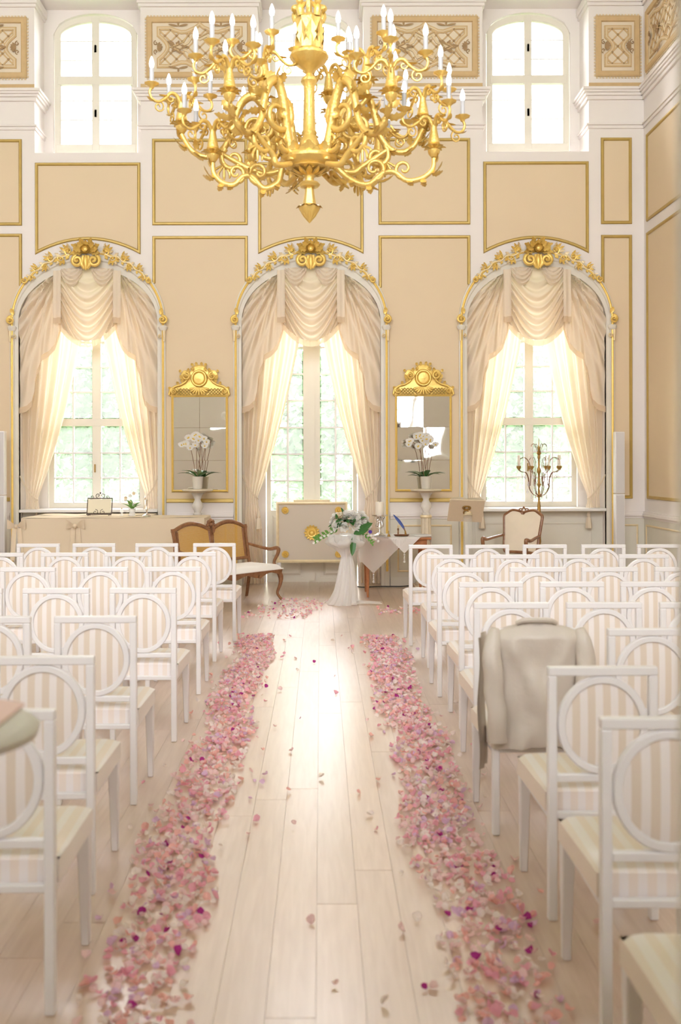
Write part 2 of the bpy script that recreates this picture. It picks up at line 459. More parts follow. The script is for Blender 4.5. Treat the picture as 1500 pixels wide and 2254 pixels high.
wall_back = struct('wall_back', g.mesh('wall_back', M['wall'], smooth=False), 'cream and white panelled wall with three arched windows')

def holes_wall(x0, x1, z0, z1, y0, y1, holes):
    xs = sorted({x0, x1} | {h[0] for h in holes} | {h[1] for h in holes}); zs = sorted({z0, z1} | {h[2] for h in holes} | {h[3] for h in holes})
    g = G()
    for xa, xb in zip(xs, xs[1:]):
        run = None
        for za, zb in zip(zs, zs[1:]):
            if any(h[0] <= (xa+xb)/2 <= h[1] and h[2] <= (za+zb)/2 <= h[3] for h in holes):
                if run: g.box(xa, xb, y0, y1, run[0], run[1]); run = None
            else: run = (run[0] if run else za, zb)
        if run: g.box(xa, xb, y0, y1, run[0], run[1])
    return g
REAR = [(-3.1, -1.7, 2.5, 5.2), (1.2, 2.6, 2.5, 5.2)] + [(c-1.05, c+1.05, 5.7, 8.8) for c in (-6.6, -3.4, -.2, 3.0)]
DOORWAY = (-.70, .43, 0, 2.59)
wall_rear = struct('wall_rear', holes_wall(XL-.3, XR+.4, 0, ZC, YR-.25, YR, REAR+[DOORWAY]).mesh('wall_rear', M['wall'], smooth=False), 'white wall with windows and the doorway beside the camera')
LEFT = []
g = holes_wall(YR, YW, 0, ZC, 0, .25, LEFT).map(lambda v: (XL-v.y, v.x, v.z))
g.f = [f[::-1] for f in g.f]
wall_left = struct('wall_left', g.mesh('wall_left', M['wall'], smooth=False), 'plain white side wall')
wall_right = struct('wall_right', G().box(XR, XR+.4, YR, YW, 0, ZC).mesh('wall_right', M['wall'], smooth=False), 'panelled side wall at the right corner')
ceiling = struct('ceiling', G().box(XL-.3, XR+.4, YR-.25, YB, ZC, ZC+.2).mesh('ceiling', M['ceil'], smooth=False), 'white ceiling')
g = G(); ya = YR-.25
g.box(-1.6,-1.5,-2.4,ya,0,2.9); g.box(1.5,1.6,-2.4,ya,0,2.9); g.box(-1.6,1.6,-2.5,-2.4,0,2.9); g.box(-1.6,1.6,-2.5,ya,2.9,3.0)
struct('wall_anteroom', g.mesh('wall_anteroom', M['wall'], smooth=False), 'white walls of the small lobby behind the camera')
# lining of the doorway behind the camera, and its open leaf whose edge shows along the right of the picture
g = G()
g.box(.395, .43, ya-.02, YR+.02, 0, 2.55); g.box(-.70, -.665, ya-.02, YR+.02, 0, 2.55); g.box(-.70, .43, ya-.02, YR+.02, 2.55, 2.588)
struct('trim_doorway', g.mesh('trim_doorway', M['reveal'], bevel=.006), 'white lining of the doorway behind the camera')
leaf_d = struct('door_2', None, 'open white door leaf blurred along the right edge')
G().box(.354, .392, YR+.025, .99, .01, 2.53).obj('door_leaf', M['reveal'], leaf_d, bevel=.004)
for z0, z1 in ((.18, .95), (1.15, 2.38)):
    for x, s_ in ((.354, -1), (.392, 1)):
        G().mold([(.14, z0), (.85, z0), (.85, z1), (.14, z1)], [(0, 0), (0, .006), (-.02, .009), (-.03, 0)]).map(lambda v: (x+s_*v.y, v.x, v.z)).obj('door_moulding', M['reveal'], leaf_d)
G().tube(spl([(.354, .93, 1.05), (.315, .93, 1.05), (.305, .90, 1.05), (.305, .82, 1.05)], 4), .009, 8).obj('door_handle', M['brass'], leaf_d)

# floor: planks run towards the window wall, joints recessed
floor = struct('floor', G().box(XL-.3, XR+.4, -2.5, YB, -.10, -.012).mesh('floor_base', M['floor_gap'], smooth=False), 'pale oak plank floor with a bright sheen down the aisle')
PW, n_vis, rows = .16, 0, []
rest = G()
rng = random.Random(3)
plank_me = {}
i = 0; x = XL
cand = []
while x < XR - 1e-6:
    y = -2.0 - rng.random()*2.0
    while y < YB-.27:
        L = rng.choice((2.2, 2.6, 3.0)); y1 = min(y+L, YB-.27); y0 = max(y, YR+.0 if (x < -1.5 or x > 1.3) else -2.4)
        if y1-y0 > .05:
            mx, my = x+PW/2, (y0+y1)/2
            ok = False
            for (qx, qy) in ((mx, y0), (mx, my), (mx, y1)):
                if qy > .5:
                    px, py = HOR_X+qx/qy*F_PX, HOR_Y+EYE/qy*F_PX
                    if -60 < px < 1560 and py < 2330: ok = True
            cand.append((x, y0, y1, ok))
        y += L
    x += PW
def plank_geo(L):
    w, e = PW-.0004, .0004
    return G().hexa([(0,0,-.012),(w,0,-.012),(w,L,-.012),(0,L,-.012)], [(e,e,0),(w-e,e,0),(w-e,L-e,0),(e,L-e,0)])
for (x, y0, y1, ok) in cand:
    L = round(y1-y0-.002, 3)
    if ok and n_vis < 298:
        if L not in plank_me: plank_me[L] = plank_geo(L).mesh('plank', M['floor'], smooth=False)
        o = link('plank', plank_me[L], floor, (x+.001, y0, 0)); n_vis += 1
    else:
        rest.add(plank_geo(L), Matrix.Translation((x+.001, y0, 0)))
tag(rest.obj('outlying_planks', M['floor'], floor, smooth=False), kind='stuff')

# ------------------------------------------------------------------ wall mouldings
def plate(poly, d, m, name, parent, fn=None):
    g = G().prism(poly, YW-d, YW+.0)
    if fn: g.map(fn)
    return g.obj(name, m, parent, smooth=False)
FRAME_PROF = [(0, YW), (0, YW-.012), (-.010, YW-.024), (-.030, YW-.024), (-.044, YW-.010), (-.044, YW)]
def px_poly(pts): return [(wx(a), wz(b)) for a, b in pts]
def panel(poly, open_path=None, parent=None, fn=None, m='cream', fm='goldline'):
    p = plate(poly, .004, M[m], 'wall_panel', parent, fn)
    g = G()
    if open_path is None: g.mold(poly, FRAME_PROF)
    else: g.mold(open_path, [(-o, y) for o, y in FRAME_PROF], closed=False)
    if fn: g.map(fn)
    g.obj('panel_moulding', M[fm], parent)
def arc(c, x0, x1, n=10, hw=171.0, rise=160.0):
    """points on the outer arch edge of the bay centred at photo column c, from x0 to x1"""
    return [(x, 708 - rise*math.sqrt(max(0, 1-((x-c)/hw)**2))) for x in (lerp(x0, x1, i/n) for i in range(n+1))]
def rect_px(x0, x1, y0, y1): return px_poly([(x0, y1), (x1, y1), (x1, y0), (x0, y0)])
for x0, x1 in ((-165, 50), (337, 547), (835, 1037), (1325, 1393)):
    panel(rect_px(x0, x1, 305, 495), parent=wall_back)
for c in BAY:                                   # panel over each arch, concave lower edge
    pts = [(c-116, 357), (c-116, 559)] + [(c+lerp(-116, 116, i/14), 559-32*(1-(lerp(-1, 1, i/14))**2)) for i in range(1, 14)] + [(c+116, 559), (c+116, 357)]
    panel(px_poly(pts), parent=wall_back)
def yint(c, x): return 708-160*math.sqrt(max(0, 1-((x-c)/171)**2))
for (cl, xl, xr, cr) in ((195, 337, 547, 686), (686, 835, 1037, 1182)):
    L = arc(cl, cl+171, xl); Rr = arc(cr, xr, cr-171)
    poly = px_poly([(xl, 519), (xr, 519)] + Rr + [(cr-171, 1097), (cl+171, 1097)] + L)
    panel(poly, px_poly([(xl, yint(cl, xl)+4), (xl, 519), (xr, 519), (xr, yint(cr, xr)+4)]), wall_back)
    G().mold(px_poly([(cl+172, 1097), (cr-172, 1097)]), [(0,YW),(0,YW-.02),(.02,YW-.03),(.05,YW-.03),(.058,YW)], closed=False).obj('panel_moulding', M['goldline'], wall_back)
L = arc(195, 50, 24)
panel(px_poly([(-165, 513), (50, 513)] + L + [(24, 1093), (-165, 1093)]), px_poly([(-165, 513), (50, 513), (50, yint(195, 50)+4)]), wall_back)
G().mold(px_poly([(-165, 1093), (23, 1093)]), [(0,YW),(0,YW-.02),(.02,YW-.03),(.05,YW-.03),(.058,YW)], closed=False).obj('panel_moulding', M['goldline'], wall_back)
L = arc(1182, 1353, 1325)
panel(px_poly([(1325, 519), (1393, 519), (1393, 1099), (1353, 1099)] + L), px_poly([(1325, yint(1182, 1325)+4), (1325, 519), (1393, 519), (1393, 1099), (1354, 1099)]), wall_back)

# dado: pale sage field, cap rail, thin gold panel line, plinth
def dado(x0, x1, parent, fn=None):
    zc = wz(1137)
    for name, g, m in (('dado_field', G().box(x0, x1, YW-.012, YW, 0, zc), 'sage_dado'),
                       ('dado_rail', G().box(x0, x1, YW-.05, YW, zc, zc+.03).box(x0, x1, YW-.03, YW, zc+.03, zc+.06).box(x0, x1, YW-.025, YW, zc-.035, zc), 'wall')):
        if fn: g.map(fn)
        g.obj(name, M[m], parent, smooth=False)
    if x1-x0 > .2:
        g = G().mold([(x0+.10, .20), (x1-.10, .20), (x1-.10, zc-.12), (x0+.10, zc-.12)], [(0,YW-.01),(0,YW-.02),(-.012,YW-.026),(-.024,YW-.02),(-.024,YW-.01)])
        if fn: g.map(fn)
        g.obj('dado_moulding', M['goldpale'], parent)
for x0, x1 in ((wx(-600), wx(22)), (wx(368), wx(514)), (wx(859), wx(1010)), (wx(1354), XR)): dado(x0, x1, wall_back)
def base(name, g): struct(name, g.mesh(name, M['sage_dado'], bevel=.006))
g = G()
for x0, x1 in ((XL, wx(22)), (wx(368), wx(514)), (wx(859), wx(1010)), (wx(1354), XR)): g.box(x0, x1, YW-.028, YW-.013, 0, .13)
base('baseboard_back', g)
base('baseboard_right', G().box(XR-.028, XR-.013, YR+.1, YW-.03, 0, .13))

def to_right(v): return (XR + (v.y - YW), YW - v.x, v.z)      # x along the wall from the corner, y depth
for k in range(4):
    a, b_ = .14+3.35*k, .14+3.35*k+2.95
    for z0, z1 in ((wz(495), wz(305)), (wz(1099), wz(519))):
        panel([(a, z0), (b_, z0), (b_, z1), (a, z1)], parent=wall_right, fn=to_right)
dado(0.0, YW-YR, wall_right, to_right)

# cornice and frieze: wraps every pier and runs on along the right wall
piers = [(XL, BX[0]-HWU), (BX[0]+HWU, BX[1]-HWU), (BX[1]+HWU, BX[2]-HWU), (BX[2]+HWU, XR)]
LAY = [(197, 203, .105), (203, 208, .085), (208, 214, .062), (214, 222, .035), (274, 278, .042), (278, 285, .022), (-10, 8, .05), (8, 15, .03), (36, 38, .0)]
g = G()
for x0, x1 in piers:
    for ya, yb, pr in LAY[:-1]:
        g.box(x0-(0 if x0 == XL else pr), x1+(0 if x1 == XR else pr), YW-pr, 14.63, wz(yb), wz(ya))
for ya, yb, pr in LAY[:-1]: g.box(XR-pr, XR, YR, YW-.001, wz(yb), wz(ya))
g.obj('cornice', M['wall'], wall_back, bevel=.004, seg=1)
g = G()
for x0, x1 in piers: g.box(x0, x1, YW-.008, YW, wz(196.5), wz(184))
g.obj('ochre_band', M['tan'], wall_back, smooth=False)
G().box(XR-.008, XR, YR, YW, wz(196.5), wz(184)).obj('ochre_band', M['tan'], wall_right, smooth=False)

# ------------------------------------------------------------------ ornamental panels on the attic piers
def inside(p, poly):
    r = False; n = len(poly)
    for i in range(n):
        a, b = poly[i], poly[i-1]
        if (a[1] > p[1]) != (b[1] > p[1]) and p[0] < (b[0]-a[0])*(p[1]-a[1])/(b[1]-a[1])+a[0]: r = not r
    return r
def ribbon(g, pts, w, d0, d1, closed=False):
    g.mold([tuple(p) for p in pts], [(-w/2, YW-d0), (-w/2, YW-d1), (w/2, YW-d1), (w/2, YW-d0)], closed=closed)
def fresco(x0, x1, z0, z1, parent, fn=None, narrow=False):
    def put(g, name, m, **kw):
        if fn: g.map(fn)
        return g.obj(name, M[m], parent, **kw)
    W, H = x1-x0, z1-z0; cx, cz = (x0+x1)/2, (z0+z1)/2
    R = [(x0, z0), (x1, z0), (x1, z1), (x0, z1)]
    put(G().prism(R, YW-.004, YW), 'painted_panel', 'fresco', smooth=False)
    put(G().mold(R, [(0,YW),(0,YW-.02),(-.02,YW-.035),(-.075,YW-.028),(-.085,YW-.010),(-.085,YW)]), 'painted_frame', 'tan')
    g = G()                                    # small bead along the outer edge
    n1, n2 = int(W/.045), int(H/.045)
    for k in range(n1):
        for z in (z0-.012, z1+.012): g.box(x0+W*(k+.15)/n1, x0+W*(k+.75)/n1, YW-.014, YW, z-.010, z+.010)
    for k in range(n2):
        for x in (x0-.012, x1+.012): g.box(x-.010, x+.010, YW-.014, YW, z0+H*(k+.15)/n2, z0+H*(k+.75)/n2)
    tag(put(g, 'bead_border', 'tan_light', smooth=False), kind='stuff')
    ix, iz = W/2-.175, H/2-.165
    if narrow: ix, iz = W/2-.15, H/2-.165
    # strapwork outline: straight corners, scooped ends, rising points top and bottom
    q = []
    rs = .17 if not narrow else .13
    def half(sx):
        pts = []
        pts += [(sx*ix, -iz), (sx*ix, -rs*1.15)]
        pts += [(sx*(ix - rs*.75*math.sin(PI*t)), lerp(-rs, rs, t)) for t in (i/8 for i in range(9))]
        pts += [(sx*ix, rs*1.15), (sx*ix, iz)]
        if not narrow:
            pts += [(sx*ix*k, iz*zf) for k, zf in ((.72, 1.0), (.6, .90), (.45, .80), (.32, .82), (.2, .95), (.1, 1.04))]
        return pts
    right = half(1); left = half(-1)
    top = [] if narrow else [(0, iz*1.22)]
    lo = [] if narrow else [(0, -iz*1.22)]
    upR = right; upL = left[::-1]
    botR = [] if narrow else [(p[0], -p[1]) for p in right[13:]]
    outline = [(cx+p[0], cz+p[1]) for p in (upR + top + upL)]
    if not narrow:
        bl = [(-ix*k, -iz*zf) for k, zf in ((.72, 1.0), (.6, .90), (.45, .80), (.32, .82), (.2, .95), (.1, 1.04))]
        outline += [(cx+p[0], cz+p[1]) for p in bl + lo + [(-p[0], p[1]) for p in bl[::-1]]]
    g = G(); ribbon(g, outline, .055, .004, .018, True); put(g, 'strapwork', 'tan')
    g = G(); ribbon(g, outline, .020, .004, .023, True); put(g, 'strapwork_fillet', 'tan_light')
    g = G(); sp = .165
    for s in (-1, 1):
        k = -30
        while k < 30:
            seg = []
            for t in range(141):
                u = lerp(-W, W, t/140)
                p = (cx+u, cz + s*u + k*sp)
                if inside(p, outline): seg.append(p)
                elif seg:
                    if len(seg) > 2: ribbon(g, [seg[0], seg[-1]], .020, .004, .012)
                    seg = []
            k += 1
    put(g, 'lattice', 'tan', smooth=False)
    g = G()
    for a in range(-16, 17):
        for b in range(-16, 17):
            p = (cx+(a-b)*sp/2, cz+(a+b)*sp/2)
            if inside(p, outline): g.add(G().lathe([(0,-.004),(.02,-.002),(.016,.010),(0,.014)], 6), Matrix.Translation((p[0], YW-.008, p[1])) @ Matrix.Rotation(PI/2, 4, 'X'))
    tag(put(g, 'lattice_studs', 'umber'), kind='stuff')
    g = G()                                    # shells in the scooped ends
    for s in (-1, 1):
        c = (cx+s*(ix+.02), cz)
        for k in range(5):
            a = (k-2)*.5
            d = Vector((-s*math.cos(a), 0, math.sin(a)))
            g.leaf((c[0], YW-.012, c[1]), d, (0,-1,0), .085, .04, .25)
        g.tube([(x, YW-.014, z) for x, z in spiral(c[0]+s*.02, c[1]+.06, .035, .006, PI*.5, PI*2.6)], .007, 5)
        g.tube([(x, YW-.014, z) for x, z in spiral(c[0]+s*.02, c[1]-.06, .035, .006, -PI*.5, -PI*2.6)], .007, 5)
    if not narrow:
        for s in (-1, 1):                      # little foliage scrolls inside and above
            b = Vector((cx+s*ix*.56, YW-.012, cz))
            for a, l in ((.0, .16), (2.6, .16), (1.2, .10), (-1.1, .12), (3.9, .10)):
                g.leaf(b, (math.cos(a), 0, math.sin(a)), (0,-1,0), l, .055, .2, lobes=2)
            for s2 in (-1, 1):
                b2 = Vector((cx+s*ix*.52, YW-.012, cz+s2*iz*1.12))
                for a, l in ((.2, .15), (PI-.2, .15), (PI/2*s2, .06)):
                    g.leaf(b2, (math.cos(a), 0, math.sin(a)*.6), (0,-1,0), l, .03, .2)
    put(g, 'painted_foliage', 'umber')
    if not narrow:                             # central cartouche
        dm = [(cx+x*.30, cz+z*.17) for x, z in ((-1,0),(-.55,.35),(-.35,.95),(0,.62),(.35,.95),(.55,.35),(1,0),(.55,-.35),(.35,-.95),(0,-.62),(-.35,-.95),(-.55,-.35))]
        g = G(); ribbon(g, dm, .03, .004, .022, True); put(g, 'cartouche', 'tan_light')
        g = G(); ribbon(g, [(cx+(p[0]-cx)*1.35, cz+(p[1]-cz)*1.35) for p in dm], .018, .004, .02, True); put(g, 'cartouche', 'tan')
for x0, x1, nar in ((-176, 65, False), (322, 563, False), (818, 1058, False), (1311, 1415, True)):
    fresco(wx(x0)+.02, wx(x1)-.02, wz(171), wz(37), wall_back, None, nar)
for k in range(2): fresco(.14+3.35*k, 1.9+3.35*k, wz(171), wz(37), wall_right, to_right)

# ------------------------------------------------------------------ windows and the glazed door
def pane_obj(parent, x0, x1, z0, z1, y, m='pane'):
    return G().box(x0, x1, y-.002, y+.002, z0, z1).obj('pane', M[m], parent, smooth=False)
n_win = 0
def new_window(label):
    global n_win
    n_win += 1
    return struct('window_%d' % n_win, None, label)
for b, c in enumerate(BX):                      # attic windows
    w = new_window(('arched attic window at the left', 'arched attic window behind the chandelier', 'arched attic window at the right')[b])
    y0, y1 = 14.66, 14.74; hw = .607; zb, zt, zsp, rise = 6.28, 7.39, 8.06, .29
    g = G()
    path = [(c-hw, zb), (c+hw, zb), (c+hw, zsp)] + [(c+hw*math.cos(PI*i/16), zsp+rise*math.sin(PI*i/16)) for i in range(1, 16)] + [(c-hw, zsp)]
    g.mold(path, [(0, y1), (0, y0), (-.075, y0), (-.09, y0+.02), (-.09, y1)])
    g.box(c-hw+.02, c+hw-.02, y0-.005, y1, zb+.0, zb+.17)
    g.box(c-.055, c+.055, y0-.01, y1, zb+.08, zsp+rise-.03); g.box(c-hw+.05, c+hw-.05, y0-.012, y1, zt-.06, zt+.06)
    g.obj('window_frame', M['frame'], w, bevel=.004, seg=1)
    g = G()
    for s in (-1, 1):
        for z in (6.82, 7.10, 7.70, 7.98): g.box(min(c+s*.05, c+s*(hw-.08)), max(c+s*.05, c+s*(hw-.08)), y0+.03, y0+.04, z-.006, z+.006)
        xs = sorted((c+s*.05, c+s*(hw-.085)))
        pane_obj(w, xs[0], xs[1], zb+.15, zt-.05, y0+.05)
        poly = [(c+s*.05, zt+.05), (c+s*(hw-.085), zt+.05)] + [(c+s*(.05+(hw-.135)*math.cos(PI/2*k/8)), zsp-.03+(rise-.05)*math.sin(PI/2*k/8)) for k in range(9)]
        G().prism(poly, y0+.048, y0+.052).obj('pane', M['pane'], w, smooth=False)
        for z in (6.9, 7.85): g.box(c-.012, c+.012, y0-.035, y0-.008, z-.05, z+.05)
    g.obj('glazing_bar', M['frame'], w, smooth=False)
    portal('daylight_portal', (c, 14.78, 7.3), (-PI/2, 0, 0), 1.24, 2.2)
for b in (0, 2):                                # lower windows
    c = BX[b]
    w = new_window('tall casement window behind the %s curtains' % ('left' if b == 0 else 'right'))
    y0, y1, hw = 14.66, 14.74, .705
    g = G()
    g.mold([(c-hw, Z_WBOT), (c+hw, Z_WBOT), (c+hw, Z_WTOP-.01), (c-hw, Z_WTOP-.01)], [(0, y1), (0, y0), (-.075, y0), (-.085, y1)])
    g.box(c-.062, c+.062, y0-.012, y1, Z_WBOT+.05, Z_WTOP-.05); g.box(c-hw+.05, c+hw-.05, y0-.018, y1, 2.30, 2.41)
    g.obj('window_frame', M['frame'], w, bevel=.005, seg=1)
    zr = ([1.16, 1.536, 1.904, 2.30], [2.41, 2.80, 3.165, 3.53, 3.90, 4.27])
    g = G()
    for s in (-1, 1):
        cols = [.062, .345, .63]
        g.box(min(c+s*.334, c+s*.356), max(c+s*.334, c+s*.356), y0-.003, y0+.045, 1.16, 4.27)
        for zz in zr:
            for z in zz[1:-1]: g.box(min(c+s*.06, c+s*.64), max(c+s*.06, c+s*.64), y0-.002, y0+.044, z-.011, z+.011)
            for za, zb_ in zip(zz, zz[1:]):
                for ca, cb in zip(cols, cols[1:]):
                    xs = sorted((c+s*ca, c+s*cb)); pane_obj(w, xs[0]+.011, xs[1]-.011, za+.011, zb_-.011, y0+.03)
    g.obj('glazing_bar', M['white'], w, smooth=False)
    g = G().box(c-.03, c-.012, y0-.04, y0-.012, 1.62, 1.74); g.obj('handle', M['brass'], w, bevel=.003, seg=1)
    G().box(c-HWI+.004, c+HWI-.004, 14.10, 14.655, 1.055, 1.095).obj('window_sill', M['reveal'], w, bevel=.008)
    ap = G().box(c-HWI+.004, c+HWI-.004, 14.30, 14.635, 0, 1.05).obj('apron_panel', M['sage_dado'], w, smooth=False)
    G().mold([(c-.85, .22), (c+.85, .22), (c+.85, .90), (c-.85, .90)], [(0, 14.30), (0, 14.285), (-.03, 14.285), (-.03, 14.30)]).obj('apron_moulding', M['sage_dado'], w)
    portal('daylight_portal', (c, 14.80, 2.72), (-PI/2, 0, 0), 1.44, 3.25)
# centre: glazed double door
c = BX[1]
d = struct('door_1', None, 'glazed double door in the middle arch')
y0, y1, hw = 14.66, 14.74, .665
g = G().mold([(c-hw, .0), (c+hw, .0), (c+hw, Z_WTOP-.01), (c-hw, Z_WTOP-.01)], [(0, y1), (0, y0), (-.06, y0), (-.07, y1)])
g.box(c-.125, c+.125, y0-.006, y1, 0, Z_WTOP-.05); g.box(c-.045, c+.045, y0-.03, y0, .02, Z_WTOP-.05)
for s in (-1, 1):
    xs = sorted((c+s*.10, c+s*hw)); g.box(xs[0], xs[1], y0+.006, y1-.002, 0.004, 1.055)
g.obj('door_frame', M['frame'], d, smooth=False)
for s in (-1, 1):
    xs = sorted((c+s*.17, c+s*.58))
    for z0, z1 in ((.10, .30), (.38, .98)):
        G().hexa([(xs[0], y0-.002, z0), (xs[1], y0-.002, z0), (xs[1], y0-.002, z1), (xs[0], y0-.002, z1)][::-1],
                 [(xs[0]+.03, y0-.022, z0+.03), (xs[1]-.03, y0-.022, z0+.03), (xs[1]-.03, y0-.022, z1-.03), (xs[0]+.03, y0-.022, z1-.03)][::-1]).obj('door_panel', M['frame'], d, smooth=False)
g = G(); zz = [1.06, 1.49, 1.88, 2.27, 2.67, 3.06, 3.45, 3.86, 4.28]
for s in (-1, 1):
    cols = [.125, .352, .60]
    g.box(min(c+s*.338, c+s*.366), max(c+s*.338, c+s*.366), y0-.003, y0+.045, 1.06, 4.28)
    for z in zz[1:-1]: g.box(min(c+s*.12, c+s*.61), max(c+s*.12, c+s*.61), y0-.002, y0+.044, z-.011, z+.011)
    for za, zb_ in zip(zz, zz[1:]):
        for ca, cb in zip(cols, cols[1:]):
            xs = sorted((c+s*ca, c+s*cb)); pane_obj(d, xs[0]+.011, xs[1]-.011, za+.011, zb_-.011, y0+.03)
g.obj('glazing_bar', M['white'], d, smooth=False)
portal('daylight_portal', (c, 14.80, 2.7), (-PI/2, 0, 0), 1.34, 3.3)

def plain_window(x0, x1, z0, z1, fn, label, rows=3):
    w = new_window(label)
    g = G().mold([(x0, z0), (x1, z0), (x1, z1), (x0, z1)], [(0, .05), (0, -.05), (-.08, -.05), (-.08, .05)])
    cx = (x0+x1)/2; g.box(cx-.05, cx+.05, -.05, .05, z0, z1)
    for k in range(1, rows): z = lerp(z0, z1, k/rows); g.box(x0, x1, -.03, .03, z-.025, z+.025)
    g.map(fn).obj('window_frame', M['frame'], w, smooth=False)
    for a, b_ in ((x0+.08, cx-.05), (cx+.05, x1-.08)):
        G().box(a, b_, -.002, .002, z0+.08, z1-.08).map(fn).obj('pane', M['pane_clear'], w, smooth=False)
for h in REAR:
    plain_window(*h, lambda v: (v.x, YR-.17+v.y, v.z), 'tall window in the wall behind the camera')
    portal('daylight_portal', ((h[0]+h[1])/2, YR-.26, (h[2]+h[3])/2), (PI/2, 0, 0), h[1]-h[0], h[3]-h[2])
for h in LEFT:
    plain_window(*h, lambda v: (XL-.17+v.y, v.x, v.z), 'tall window in the far side wall')
    portal('daylight_portal', (XL-.26, (h[0]+h[1])/2, (h[2]+h[3])/2), (0, -PI/2, 0), h[3]-h[2], h[1]-h[0])

